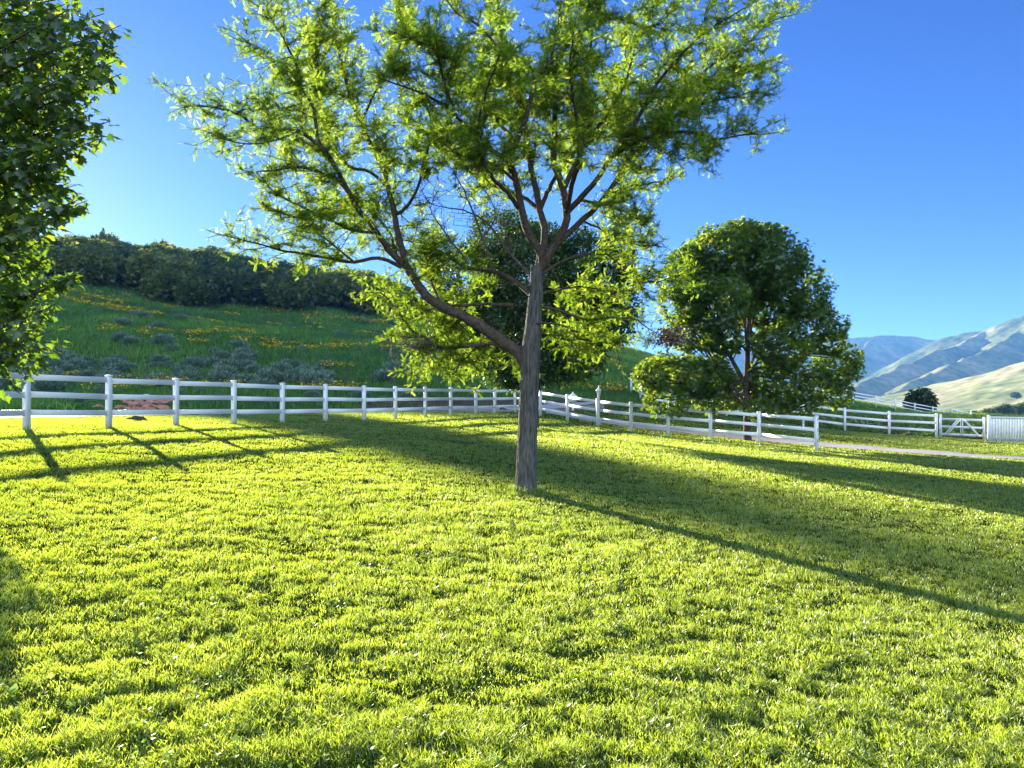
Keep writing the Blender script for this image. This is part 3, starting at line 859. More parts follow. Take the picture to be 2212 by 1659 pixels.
    V, fs, vv = scatter(T_, f_, q, frames(rand_dirs(n), rand_dirs(n)), RNG.uniform(.03, .09, n), RNG.random(n))
    o = npmesh('withered_leaves', V, fs, M_DEADLEAF, root, var=vv); o['label'] = 'clump of withered brown leaves at the end of the long right branch'
    # a few curled seed pods
    for (x, y) in [(993,400),(1052,395),(1000,415),(1260,520),(1340,300),(1096,735),(1545,302)]:
        mb = MB(); c = P(x, y, TD - .5 + RNG.random()); a0 = RNG.random() * 3
        pts = [c + np.array([.05 * math.cos(a0 + t * 2.2), .02 * t, -.12 * t - .02 * math.sin(a0 + t * 3)]) for t in np.linspace(0, 1, 7)]
        mb.tube(pts, [.002, .008, .011, .012, .011, .008, .002], sides=5)
        mb.build('seed_pod', M_POD, root)
build_locust()

# ------------------------------------------------------------------ crowns made of lobes (ellipsoids given by view position and distance)
def lobe_leaves(lobes, D, per_m3, seed=0, shell=.62, droop=.0):
    """lobes: (x, y, rx, ry[, dd]) -> positions"""
    out = []; outn = []
    for lb in lobes:
        x, y, rx, ry = lb[:4]; dd = lb[4] if len(lb) > 4 else 0.0
        c = P(x, y, D + dd); R = np.array([rx / F * (D + dd), rx / F * (D + dd) * 1.0, ry / F * (D + dd)])
        vol = 4.19 * R.prod(); n = int(vol * per_m3)
        d = rand_dirs(n); r = (shell + (1 - shell) * RNG.random(n)) ** .6
        r = r * (.86 + .30 * RNG.random(n))
        p = d * r[:, None]
        # ragged clumps: warp by noise on the lobe surface
        a = np.arctan2(d[:, 1], d[:, 0]); el = d[:, 2]
        w = fbm(a * 2.4 + seed, el * 3.2 + x * .1, seed, 3)
        p *= (.72 + .56 * w)[:, None]
        keep = fbm(p[:, 0] * R[0] * 1.6 + c[0], p[:, 2] * R[2] * 1.6 + p[:, 1] * R[1] * 1.1, seed + 3, 3) > .40
        out.append(c + p[keep] * R); outn.append(d[keep])
    return np.concatenate(out), np.concatenate(outn)

def lobed_tree(name, base, D, lobes, mat, label, trunk_r, trunk_top, leaf, per_m3, template, bark=M_LIMB, seed=1, group=None, bark_col=None, fork=None):
    root = empty(name, base, label, 'tree', group)
    mb = MB()
    top = P(*trunk_top, D)
    mid = (np.array(base) + top) / 2 + np.array([RNG.normal(0, .08), 0, 0])
    b0 = np.array(base) - np.array([0, 0, .2])
    tr = catmull([b0, np.array(base) + np.array([0, 0, .35]), mid, top], .2)
    rr = np.interp(np.linspace(0, 1, len(tr)), [0, .08, 1], [trunk_r * 1.4, trunk_r, trunk_r * .55])
    mb.tube(tr, rr, sides=16, rough=.08)
    mb.build('trunk', bark, root, smooth=True)
    start = fork if fork is not None else .35
    lb_mb = MB()
    for lb in lobes:
        c = P(lb[0], lb[1], D + (lb[4] if len(lb) > 4 else 0))
        i = int(len(tr) * RNG.uniform(start, .95)); s = tr[i]
        k = (s + c) / 2 + np.array([0, 0, -.25])
        q = catmull([s, k, c], .25)
        lb_mb.tube(q, np.linspace(rr[i] * .5, .02, len(q)), sides=6)
        for z in range(7):
            e = c + rand_dirs(1)[0] * np.array([lb[2], lb[2], lb[3]]) / F * D * .8
            qq = catmull([q[len(q) // 2], (q[len(q) // 2] + e) / 2 + RNG.normal(0, .1, 3), e], .3)
            lb_mb.tube(qq, np.linspace(.025, .006, len(qq)), sides=4)
    lb_mb.build('limbs', bark, root, smooth=True)
    pos, nrm = lobe_leaves(lobes, D, per_m3, seed)
    n = len(pos)
    d = nrm * .7 + rand_dirs(n) * .8 + np.array([0, 0, -.15]); up = RNG.normal(0, .55, (n, 3)) + np.array([0, 0, .8]) + nrm * .3
    v = np.clip(.45 + .22 * RNG.normal(size=n) + .5 * (fbm(pos[:, 0] * .8, pos[:, 2] * .8, seed) - .5), 0, 1)
    V, fs, vv = scatter(template[0], template[1], pos, frames(d, up), leaf * RNG.uniform(.7, 1.3, n), v)
    npmesh('foliage', V, fs, mat, root, var=vv)
    print(name, n)
    return root

# dense dark linden right behind the locust
LB = hit(1152, 924)
lobed_tree('linden_tree', LB, LB[1],
    [(1085,525,78,70),(1020,610,85,80),(1150,600,120,110),(1270,600,95,100),(1330,640,62,75),(1000,690,70,55),(1100,690,110,80),(1220,700,110,80),(1310,700,62,50),
     (1040,760,70,45),(1130,785,85,50),(1220,765,75,50),(1150,530,70,50,1.5),(1335,560,45,50),(960,640,38,40),(1075,800,62,36),(1130,812,60,30),(1190,795,70,40),(1250,785,60,35),(1000,735,55,45)],
    M_LINDEN, 'dense dark broadleaf tree directly behind the big locust trunk', .21, (1160,640), .13, 520, simple_leaf(.36), seed=3)

# ash on the right beyond the fence end
AB = hit(1614, 952.5)
lobed_tree('ash_tree', AB, AB[1],
    [(1575,560,95,72),(1655,565,85,70),(1500,600,62,62),(1725,630,62,62,.5),(1470,660,48,45),(1545,650,75,62,-1),(1660,655,80,62,1),(1500,720,62,40),(1560,730,45,40),
     (1740,705,58,55),(1690,745,62,50,-1),(1790,730,38,45),(1455,810,78,42),(1405,815,38,32),(1440,865,48,30,-.8),(1525,815,60,45),(1535,865,42,24),(1575,850,40,38,1.2),
     (1680,835,62,55),(1740,820,62,50),(1800,800,48,42),(1832,775,32,30),(1800,850,40,30),(1720,880,45,20),(1645,885,38,22,-1),(1605,620,60,60,1.5),(1478,556,28,26),(1600,505,45,28),(1655,512,35,26),(1700,560,40,30),(1765,660,30,32),(1812,700,22,26),(1850,800,18,16)],
    M_ASH, 'broad rounded dark green ash tree beside the driveway on the right', .17, (1618,690), .15, 330, tuft_leaf(.16, 5), seed=11, fork=.2)

# small round willow far out on the right
SB = P(1990, 893, 118.); SB[2] = G(SB[0], SB[1])
lobed_tree('willow_bush', SB, 118., [(1985,862,24,20),(2002,868,20,20),(1972,872,18,18),(1990,878,26,14),(1996,850,14,12)],
    M_LINDEN, 'small round dark willow standing alone in front of the mountains', .12, (1988,872), .30, 60, tuft_leaf(.2, 5), seed=21)

# ------------------------------------------------------------------ maple at the left edge
def build_maple():
    D = 10.6
    base = np.array([-9.2, 11.0, G(-9.2, 11.0)])
    root = empty('maple_tree', base, 'maple with large lobed leaves hanging into the picture along the left edge', 'tree')
    mb = MB()
    tr = catmull([base - np.array([0, 0, .2]), base + np.array([0, 0, .4]), base + np.array([.05, .05, 2.5]), base + np.array([-.1, 0, 6]), base + np.array([0, 0, 10])], .25)
    mb.tube(tr, np.interp(np.linspace(0, 1, len(tr)), [0, .06, 1], [.33, .22, .06]), sides=20, rough=.08)
    mb.build('trunk', M_BARK, root, smooth=True)
    # boughs: tip (x, y, depth), leaf count, spread
    tips = [(262,55,9.5),(255,100,10),(262,160,9.2),(225,30,10),(215,130,10.2),(190,195,9.6),(238,262,9.4),(215,300,9.2),(190,240,10),(160,340,9.6),(150,395,9.4),(188,434,9.6),(130,370,10.2),
            (120,470,9.2),(90,520,9.6),(180,585,9.0),(150,592,9.2),(100,560,9.6),(125,655,9.0),(70,640,9.4),(110,715,9.0),(60,700,9.6),(80,755,8.8),(30,770,9.2),(12,735,9.2),(20,690,9.0),
            (160,60,11),(120,120,11),(170,150,9),(100,30,10),(60,80,9.5),(20,40,10),(90,180,9.4),(40,150,10.5),(130,240,10.6),(70,250,10),(20,230,9.4),(110,300,9.5),(50,320,10),(10,350,10.6),
            (80,400,10),(30,430,9.5),(60,480,10.5),(10,500,9.6),(40,560,9.8),(10,610,9.2),(50,600,10.2),(-40,100,10),(-60,250,10),(-50,400,10),(-70,520,10),(-60,640,9.5),(-50,730,9.4),(-120,180,10.5),(-150,350,10.5),(-160,500,10.5),(-150,650,10),(-120,760,9.6),
            (175,430,9.3),(165,400,9.8),(150,450,9.4),(195,250,9.4),(225,265,9.8),(255,130,9.6),(240,75,10.2),(140,10,10),(200,-20,10.4),(90,-30,10),(20,-40,10),(150,20,9),(185,95,10.8),(205,165,10.4),(175,275,10.6),(150,180,10),(60,350,9.3),(105,350,10.8),(140,310,9.2)]
    tips += [(-70,835,12.4),(-110,850,12.4),(-50,810,13.0),(-140,820,12),(-95,800,12.8),(-180,850,11.5),(-60,860,12.6),(-85,870,12.9),(-30,815,13.4),(-100,835,13.4),(-130,865,12.4),(-45,840,12.9)]
    back = [(random.uniform(-400, 150), random.uniform(-260, 640), random.uniform(11.5, 14.0)) for _ in range(42)]
    back = [b for b in back if b[0] < 150 - .25 * max(0, b[1] - 150)]
    br = MB(); Lp = []; Ld = []; Lu = []
    for k, (x, y, d) in enumerate(tips + back):
        e = P(x, y, d)
        zt = np.clip(e[2] - .9 - .25 * abs(e[0] - base[0]), .9, 9)
        s = tr[np.argmin(abs(tr[:, 2] - (base[2] + zt)))]
        m = s * .45 + e * .55 + np.array([0, 0, .25 if y < 500 else .1])
        q = catmull([s, m, e], .22)
        br.tube(q, np.linspace(.035, .005, len(q)), sides=5)
        # flat sprays of leaves around the outer part of the bough
        isback = k >= len(tips)
        n = 75 if isback else 92
        if y > 560 and not isback: n = 90
        t = 1 - RNG.random(n) ** 1.3 * .40
        i = np.clip((t * (len(q) - 1)).astype(int), 0, len(q) - 1)
        sp = (.20 + .30 * (1 - t) * 2.2)[:, None]
        if (x, y) in ((180,585),(150,592)): sp = sp * .6
        off = rand_dirs(n) * RNG.random((n, 1)) ** .5 * sp * np.array([1.1, 1.1, .75])
        if x < 120: off *= 1.35
        p = q[i] + off
        Lp.append(p); dd = off * 1.2 + np.array([.12, -.05, -.35]) * .6 + rand_dirs(n) * .25; Ld.append(dd)
        Lu.append(RNG.normal(0, .45, (n, 3)) + np.array([0, 0, 1.0]))
        for z in range(6):
            a = q[i[z]]; b2 = p[z]
            br.tube(np.array([a, (a + b2) / 2 + [0, 0, .03], b2]), [.004, .003, .002], sides=3)
    br.build('limbs', M_LIMB, root, smooth=True)
    p = np.concatenate(Lp); d = np.concatenate(Ld); up = np.concatenate(Lu); n = len(p)
    v = np.clip(RNG.normal(.42, .20, n), 0, .9); v = np.where(RNG.random(n) < .02, 1.0, v)
    T, f = maple_template()
    V, fs, vv = scatter(T, f, p, frames(d, up), RNG.uniform(.085, .15, n), v)
    npmesh('foliage', V, fs, M_MAPLE, root, var=vv)
build_maple()

# ------------------------------------------------------------------ wood on the hill: scrub oaks
def oak_variant(seed, spire=False):
    rng = np.random.default_rng(seed)
    H = 1.0; V = []; c = []
    k = 11
    for i in range(k):
        a = rng.random() * 6.28; r = rng.random() ** .5 * .36
        if spire: c.append((r * .45 * math.cos(a), r * .45 * math.sin(a), .2 + .74 * i / k, .20 * (1.15 - i / k)))
        else: c.append((r * math.cos(a), r * math.sin(a), .28 + .52 * rng.random() * (1 - r), .17 + .13 * rng.random()))
    pos = []; nr = []
    for (x, y, z, R) in c:
        n = int(190 * (R / .2) ** 2)
        d = rng.normal(size=(n, 3)); d /= np.linalg.norm(d, axis=1)[:, None]
        w = .55 + .8 * rng.random(n)
        p = d * (R * w)[:, None] * np.array([1, 1, .9]) + np.array([x, y, z]); pos.append(p); nr.append(d)
    pos = np.concatenate(pos); nr = np.concatenate(nr); keep = pos[:, 2] > .03; pos = pos[keep]; nr = nr[keep]; n = len(pos)
    d = nr * .6 + rng.normal(size=(n, 3)) * .6; up = rng.normal(size=(n, 3)) * .5 + np.array([0, 0, .7])
    T, f = tuft_leaf(.26, 4)
    v = np.clip(.45 + .2 * rng.normal(size=n) + .8 * (fbm(pos[:, 0] * 5 + seed, pos[:, 2] * 5, seed) - .5), 0, 1)
    return scatter(T, f, pos, frames(d, up), rng.uniform(.04, .085, n), v)
def oak_tree(vi, group, label, name):
    root = empty(name, (0, 0, 0), label, 'tree', group)
    V, fs, vv = vi
    npmesh('foliage', V, fs, M_OAK, root, var=vv, loc=1)
    mb = MB(); mb.tube([(0,0,-.08),(.01,0,.2),(0,.01,.5)], [.03,.022,.012], sides=6)
    mb.build('trunk', M_TWIG, root)
    return root
def build_wood():
    vs = [oak_variant(s) for s in (1, 2, 3, 4)]
    zone = {'edge': ('dark scrub oak along the lower edge of the hilltop wood, above the meadow', 'scrub oaks along the lower edge of the wood'),
            'mid': ('dark scrub oak in the middle of the crowded hilltop wood', 'scrub oaks in the middle of the wood'),
            'sky': ('scrub oak on the skyline of the hilltop wood, crown against the sky', 'scrub oaks on the wood skyline')}
    protos = [oak_tree(v, None, 'x', 'scrub_oak') for v in vs]
    used = set(); spots = []
    for D in np.arange(160, 272, 8.2):
        for X in np.arange(-.80 * D, -.12 * D, 8.2 if D < 250 else 6.5):
            x = X + random.uniform(-2.6, 2.6); d = D + random.uniform(-2.8, 2.8); u = x / d; px = CX + u * F
            if px > 880: continue
            edge = np.interp(px, [-300,60,150,290,520,760,880], [160,163,165,168,172,176,180])
            if d < edge: continue
            spots.append((x, d, px, d - edge))
    spots = [q for q in spots if q[2] > -45 or random.random() < .25]
    while len(spots) > 285: spots.pop(random.randrange(len(spots)))
    sx = [-500,-100,80,150,195,250,275,320,345,400,450,500,570,620,700,790,880]
    sy = [500,508,512,509,512,519,527,532,522,537,532,546,560,566,576,584,622]
    for i, (x, d, px, e) in enumerate(spots):
        k = i % 4
        o = protos[k] if k not in used else copy_thing(protos[k]); used.add(k)
        g = G(x, d); cap = EYE - (np.interp(px, sx, sy) + random.uniform(-10, 18) - CY) / F * d - g
        s = min(random.uniform(8.0, 12.5), max(cap / 1.0, 3.2))
        if px > 600: s = min(s, 12.5 * np.interp(px, [600, 880], [1.0, .7]))
        o.location = (x, d, g - .3)
        o.rotation_euler = (0, 0, random.random() * 6.28)
        w = max(s, 7.5)
        o.scale = (w * random.uniform(.85, 1.15), w * random.uniform(.85, 1.15), s)
        z = 'edge' if e < 12 else ('sky' if d > 248 else 'mid')
        tag(o, zone[z][0], 'tree', zone[z][1])
    sp = oak_variant(9, True)
    for (px, D, ytop, wf, lb) in [
        (16, 234, 449, .62, 'high rounded oak on the ridge behind the maple leaves at the left edge'),
        (33, 236, 451, .62, 'second high oak on the ridge behind the maple leaves, nearer the open sky'),
        (224, 240, 488, .55, 'tall pointed tree rising highest above the hilltop wood on the left'),
        (236, 246, 500, .9, 'wide crown right beside the tall pointed tree on the wood skyline'),
        (206, 244, 503, .8, 'rounded crown just left of the tall pointed tree on the skyline'),
        (345, 250, 514, .7, 'rounded tree above the wood, first high crown right of the pointed one'),
        (470, 252, 531, 1.1, 'broad yellowish crown on the wood skyline above the left lawn fence'),
        (432, 168, 587, 1.15, 'round oak standing forward at the lower edge of the wood'),
        (322, 180, 562, 1.2, 'tall oak with a yellow lit crown in the middle of the wood'),
        (700, 225, 562, .5, 'slim upright tree on the wood skyline just left of the locust limbs'),
        (640, 228, 552, .5, 'thin pale tree on the wood skyline above the long low locust branch'),
        (790, 200, 578, .8, 'last bushy tree at the right end of the wood')]:
        x = (px - CX) / F * D; g = G(x, D); zt = EYE - (ytop - CY) / F * D; h = (zt - g) / .98
        o = oak_tree(sp if wf < .57 else vs[int(px) % 4], None, lb, 'hillside_tree')
        o.location = (x, D, g - .3); hx = h * (1.0 if wf < .57 else .85) * wf
        o.scale = (hx, hx, h * 1.04); o.rotation_euler = (0, 0, random.random() * 6.28)
build_wood()

# ------------------------------------------------------------------ sagebrush
def build_sage():
    T, f = simple_leaf(.10)
    protos = []
    for s in range(3):
        rng = np.random.default_rng(40 + s); n = 1500
        d = rng.normal(size=(n, 3)); d[:, 2] = abs(d[:, 2]); d /= np.linalg.norm(d, axis=1)[:, None]
        r = .35 + .25 * vnoise(np.arctan2(d[:, 1], d[:, 0]) * 2.5 + 9, d[:, 2] * 4, s) + .1 * rng.random(n)
        p = d * r[:, None] * np.array([1, 1, .85]) * (rng.random(n) ** .4)[:, None]
        dd = d + rng.normal(size=(n, 3)) * .25 + np.array([0, 0, .5])
        v = rng.random(n)
        V, fs, vv = scatter(T, f, p, frames(dd, rng.normal(size=(n, 3))), rng.uniform(.12, .24, n), v)
        o = npmesh('sagebrush', V, fs, M_SAGE, var=vv)
        protos.append(o)
    spots = []
    for _ in range(62):
        px = random.uniform(-60, 700); y = random.uniform(800, 843) - (px / 700) * 4
        spots.append((px, y, random.uniform(1.1, 2.2)))
    for _ in range(30):
        spots.append((random.uniform(100, 560), random.uniform(768, 800), random.uniform(1.2, 2.2)))
    for _ in range(26):
        spots.append((random.uniform(0, 900), random.uniform(846, 880), random.uniform(.8, 1.3)))
    for _ in range(38):
        spots.append((random.uniform(200, 1000), random.uniform(640, 765), random.uniform(1.0, 2.4)))
    spots += [(855,815,2.6),(830,822,1.8),(300,695,3.2),(700,800,1.4)]
    for i, (px, y, s) in enumerate(spots):
        h = hit(px, y, 44, 200)
        o = protos[i % 3] if i < 3 else protos[i % 3].copy()
        if i >= 3: COL.objects.link(o)
        o.location = (h[0], h[1], h[2] - .05); o.scale = (s, s, s * random.uniform(.75, 1.0)); o.rotation_euler = (0, 0, random.random() * 6.28)
        if y > 845: lb, gp = 'small grey-green sagebrush low on the bank, seen through the fence rails', 'sagebrush low on the bank'
        elif y >= 768: lb, gp = 'blue-grey sagebrush clump in the thick belt just above the fence', 'sagebrush belt above the fence'
        else: lb, gp = 'dark grey-green bush scattered high in the hillside meadow', 'bushes in the hillside meadow'
        tag(o, lb, 'shrub', gp)
build_sage()

# ------------------------------------------------------------------ white rail fences
def rotz(a): return np.array([[math.cos(a), -math.sin(a), 0], [math.sin(a), math.cos(a), 0], [0, 0, 1.0]])
def rail_fence(name, pts, label, H=1.40, rails=(.40, .83, 1.255), extend=None, pw=.127, rh=.14, closed_end=True, group=None):
    pts = [np.array(p, float) for p in pts]
    root = empty(name, pts[0], label, 'fence', group)
    full = ([pts[0] + extend] if extend is not None else []) + pts
    for i, p in enumerate(full):
        a = full[max(i - 1, 0)]; b = full[min(i + 1, len(full) - 1)]
        ang = math.atan2(b[1] - a[1], b[0] - a[0])
        mb = MB(); mb.box(p + np.array([0, 0, H / 2 - .14]), (pw, pw, H + .22), rotz(ang), bevel=.006)
        po = mb.build('post', M_WHITE, root)
        mc = MB(); k = pw / 2 + .009
        zt = H - .035
        prof = [(-k, -k), (k, -k), (k, k), (-k, k)]
        v = [(x, y, z) for z in (zt, zt + .022) for x, y in prof] + [(x * .82, y * .82, zt + .034) for x, y in prof] + [(0, 0, zt + .050)]
        v = np.array(v) @ rotz(ang).T + p
        q = [[j, (j + 1) % 4, 4 + (j + 1) % 4, 4 + j] for j in range(4)] + [[4 + j, 4 + (j + 1) % 4, 8 + (j + 1) % 4, 8 + j] for j in range(4)] + [[3, 2, 1, 0]]
        mc.add(v, q, [[8 + j, 8 + (j + 1) % 4, 12] for j in range(4)])
        npmesh('cap', np.concatenate(mc.V), [np.concatenate(mc.Q), np.concatenate(mc.T)], M_WHITE, None)
        co = COL.objects[-1] if False else bpy.data.objects[[o.name for o in bpy.data.objects if o.name.startswith('cap')][-1]] if False else None
        CAPS.append((mc, po, root))
        for ob in list(COL.objects)[-1:]:
            ob.parent = po
            ob.data.transform(Matrix.Translation(-Vector(root.location)))
    for i in range(len(full) - 1):
        a, b = full[i], full[i + 1]
        for h in rails:
            A = a + np.array([0, 0, h]); B = b + np.array([0, 0, h])
            sag = RNG.normal(0, .008, 2); A = A + [0, 0, sag[0]]; B = B + [0, 0, sag[1]]
            d = B - A; L = np.linalg.norm(d); hd = math.atan2(d[1], d[0]); pit = math.asin(d[2] / L)
            # rails stop inside the hollow posts
            c, s = math.cos(pit), math.sin(pit)
            R = rotz(hd) @ np.array([[c, 0, -s], [0, 1, 0], [s, 0, c]])
            mb = MB()
            x = (L - .07) / 2; y, z, bv = .019, rh / 2, .006
            prof = [(-y+bv,-z),(y-bv,-z),(y,-z+bv),(y,z-bv),(y-bv,z),(-y+bv,z),(-y,z-bv),(-y,-z+bv)]
            v = np.array([[sx * x, py, pz] for sx in (-1, 1) for py, pz in prof]) @ R.T + (A + B) / 2
            q = [[j, (j + 1) % 8, 8 + (j + 1) % 8, 8 + j] for j in range(8)] + [[0,7,6,1],[1,6,5,2],[2,5,4,3],[8,9,14,15],[9,10,13,14],[10,11,12,13]]
            mb.add(v, q); mb.build('rail', M_WHITE, root)
    return root
CAPS = []
posts = [np.array([p[0], p[1], G(p[0], p[1])]) for p in PXYZ]
mf = rail_fence('rail_fence', posts, 'long curved white three-rail fence around the lawn, ending at an open post',
    extend=np.array([-.60, -2.3, .06]))
# empty rail sockets on the end post facing the gap
pe = posts[-1]; dv = posts[-1] - posts[-2]; ang = math.atan2(dv[1], dv[0])
for h in (.40, .83, 1.255):
    mb = MB(); mb.box(pe + rotz(ang) @ np.array([.0635 + .002, 0, 0]) + np.array([0, 0, h]), (.004, .035, .13), rotz(ang))
    o = mb.build('socket', M_SLOT, mf)

def fp(x, y, D): return np.array([(x - CX) / F * D, D, G((x - CX) / F * D, D)])
rail_fence('rail_fence', [fp(*p) for p in FB], 'white three-rail fence beyond the driveway, running behind the ash tree to the braced gate')
# fence on the slope further back
FS = [(1640,852,112),(1690,856,112),(1741,860,112),(1792,864,112),(1843,868.8,112),(1892,877,112),(1934,884,112),(1976,893,113),(2015,900,114),(2056,905,116),(2098,908,118)]
rail_fence('rail_fence', [P(x, y, D) for x, y, D in FS], 'distant white rail fence stepping down the slope past the small willow', H=1.5, rails=(.45,.9,1.35))
# far paddock fence left of the ash
rail_fence('rail_fence', [fp(1500, 880, 74), fp(1545, 880, 72), fp(1590, 882, 70), fp(1640, 885, 68), fp(1690, 888, 66)], 'short stretch of white paddock fence glimpsed through the ash behind its trunk')

# gate -------------------------------------------------
def build_gate():
    D = 45.0
    a = fp(2030.5, 946.5, 45.1); b = fp(2127, 950, 43.4)
    b[2] = a[2] - .06
    g = empty('field_gate', a, 'white three-bar gate with slanting braces between the rail fence and the picket fence', 'gate')
    d = b - a; L = np.linalg.norm(d); ang = math.atan2(d[1], d[0]); R = rotz(ang)
    def at(s, z, off=0): return a + R @ np.array([s, off, 0]) + np.array([0, 0, z + d[2] * s / L])
    for nm, s in (('gate_post', 0.03), ('gate_post', L - .03)):
        mb = MB(); mb.box(at(s, .70 if s < 1 else .66), (.11, .11, 1.36), R, bevel=.006); mb.build(nm, M_WHITE, g)
    for z in (.24, .68, 1.12):
        mb = MB(); mb.box(at(L / 2, z), (L - .16, .04, .13), R, bevel=.005); mb.build('bar', M_WHITE, g)
    for k in (-1, 1):
        mb = MB(); mb.box(at(L / 2 + .05 * k, .68, -.045), (.045, .03, 1.0), R, bevel=.004); mb.build('stile', M_WHITE, g)
    for (s0, z0, s1, z1) in ((.28, .22, .95, 1.10), (.42, .22, 1.07, 1.10), (L - 1.05, 1.14, L - .26, .22)):
        A = at(s0, z0, -.05); B = at(s1, z1, -.05); v = B - A; ln = np.linalg.norm(v)
        pit = math.atan2(v[2], np.hypot(v[0], v[1])); c, s_ = math.cos(pit), math.sin(pit)
        RR = R @ np.array([[c, 0, -s_], [0, 1, 0], [s_, 0, c]])
        mb = MB(); mb.box((A + B) / 2, (ln, .03, .07 if s0 < L - 1.2 else .10), RR, bevel=.004); mb.build('brace', M_WHITE, g)
    mb = MB(); mb.box(at(-.07, .95), (.10, .03, .05), R); mb.build('hinge', M_SLOT, g)
build_gate()

# picket fence -----------------------------------------
def build_pickets():
    D0, D1 = 41.0, 40.0
    a = fp(2133.5, 963, D0); b = fp(2400, 975, D1)
    r = empty('picket_fence', a, 'white vertical-board picket fence at the right edge beside the gate', 'fence')
    d = b - a; L = np.hypot(d[0], d[1]); ang = math.atan2(d[1], d[0]); R = rotz(ang)
    H = 1.38
    def at(s, z, off=0): return a + R @ np.array([s, off, 0]) + np.array([0, 0, z + d[2] * s / L])
    mb = MB(); mb.box(at(.06, H / 2), (.13, .13, H + .12), R, bevel=.006); mb.build('post', M_WHITE_OLD, r)
    mb = MB(); mb.box(at(L - .06, H / 2), (.13, .13, H + .12), R, bevel=.006); mb.build('post', M_WHITE_OLD, r)
    n = int((L - .3) / .135)
    for i in range(n):
        s = .20 + i * .135; z0 = .04 + RNG.random() * .02
        mb = MB(); mb.box(at(s, (H - .09 + z0) / 2, RNG.normal(0, .004)), (.098, .02, H - .09 - z0), R @ rotz(RNG.normal(0, .01)), bevel=.004); mb.build('picket', M_WHITE_OLD, r)
    c = MB(); 
    pit = math.atan2(d[2], L); cc, ss = math.cos(pit), math.sin(pit); RR = R @ np.array([[cc, 0, -ss], [0, 1, 0], [ss, 0, cc]])
    for z, h, nm, off, t in ((H - .045, .10, 'top_rail', 0, .055), (.22, .09, 'bottom_rail', .04, .035)):
        mb = MB(); mb.box(at(L / 2, z, off), (L - .24, t, h), RR, bevel=.005); mb.build(nm, M_WHITE_OLD, r)
build_pickets()

# lamp post --------------------------------------------
def build_lamp(px, ytop, D, label):
    x = (px - CX) / F * D; g = G(x, D); H = EYE - (ytop - CY) / F * D - g
    r = empty('lamp_post', (x, D, g), label, 'lamp post')
    b = np.array([x, D, g]); k = .46
    mb = MB(); mb.lathe([(.075,-.1),(.075,.25),(.05,.30),(.042,.5),(.038,H-.62),(.05,H-.60),(.05,H-.56),(.035,H-.54)], b, 12); mb.build('post', M_WHITE, r, smooth=False)
    z = H - .54
    mb = MB(); mb.lathe([(.03,z),(.075,z+.03),(.08,z+.045),(.0,z+.046)], b, 8)
    for i in range(8):
        a = i * math.pi / 4
        mb.tube([b + [.075 * math.cos(a), .075 * math.sin(a), z + .04], b + [.105 * math.cos(a), .105 * math.sin(a), z + .28]], .008, sides=4)
    mb.build('lantern_frame', M_WHITE, r)
    mb = MB(); mb.lathe([(.069,z+.046),(.098,z+.277)], b, 8); mb.build('pane', M_GLASS, r)
    mb = MB(); mb.lathe([(.0,z+.279),(.16,z+.28),(.15,z+.30),(.10,z+.36),(.045,z+.43),(.02,z+.45),(.025,z+.47),(.02,z+.49),(.004,H)], b, 8); mb.build('lantern_roof', M_WHITE, r)
build_lamp(1293.3, 833.5, 39.5, 'slim white lamp post with a pointed lantern behind the curved fence')
# gazebo-roofed bird houses
def build_birdhouse(px, ytop, ybase, D, label, wf=1.0):
    x = (px - CX) / F * D; g = G(x, D); H = EYE - (ytop - CY) / F * D - g
    r = empty('birdhouse', (x, D, g), label, 'birdhouse'); b = np.array([x, D, g])
    mb = MB(); mb.lathe([(.06,-.1),(.06,.15),(.035,.2),(.04,H-1.0),(.07,H-.93),(.045,H-.85),(.04,H-.72),(.07,H-.66),(.12,H-.62)], b, 10); mb.build('post', M_WHITE, r)
    mb = MB(); mb.lathe([(0,H-.619),(.21*wf,H-.62),(.21*wf,H-.30),(.0,H-.299)], b, 6)
    mb.build('house', M_WHITE, r)
    mb = MB(); mb.lathe([(0,H-.297),(.30*wf,H-.296),(.30*wf,H-.27),(.17*wf,H-.19),(.06,H-.10),(.035,H-.06),(.05,H-.04),(.004,H)], b, 6); mb.build('roof', M_WHITE, r)
    mb = MB()
    for a in (-.6, .45):
        c = b + np.array([.187 * wf * math.sin(a), -.187 * wf * math.cos(a) - .004, H - .45])
        mb.lathe([(.03, -.03), (.03, .03)], c, 8)
    mb.build('entrance_hole', M_SLOT, r)
build_birdhouse(1237.6, 846.5, 890, 46.0, 'white hexagonal birdhouse with finial roof on a turned pole beside the road')
build_birdhouse(1735.5, 879, 925, 46.5, 'white birdhouse on a thin pole in the shade of the ash', .9)

# stakes -----------------------------------------------
for (x, y, h) in ((1279.5, 920.5, .34), (1400.3, 937, .30), (1565, 956, .30), (868, 903, .28)):
    p = hit(x, y, 20, 60)
    r = empty('metal_stake', p, {1279.5:'thin rusty stake stuck in the grass just left of the post under the lamp',1400.3:'thin rusty stake in the grass by the ash\'s low bright boughs',1565:'thin rusty stake in the grass left of the ash trunk',868:'thin rusty stake in the grass left of the locust by the curved fence'}[x], 'stake', 'metal stakes in the grass')
    mb = MB(); a = RNG.normal(0, .05); mb.tube([p - [0, 0, .1], p + [a * .5, 0, h * .6], p + [a, 0, h]], [.014, .012, .010], sides=6); mb.build('rod', M_STAKE, r)
    mb = MB(); mb.box(p + np.array([a, 0, h]), (.035, .012, .02)); mb.build('head', M_STAKE, r)

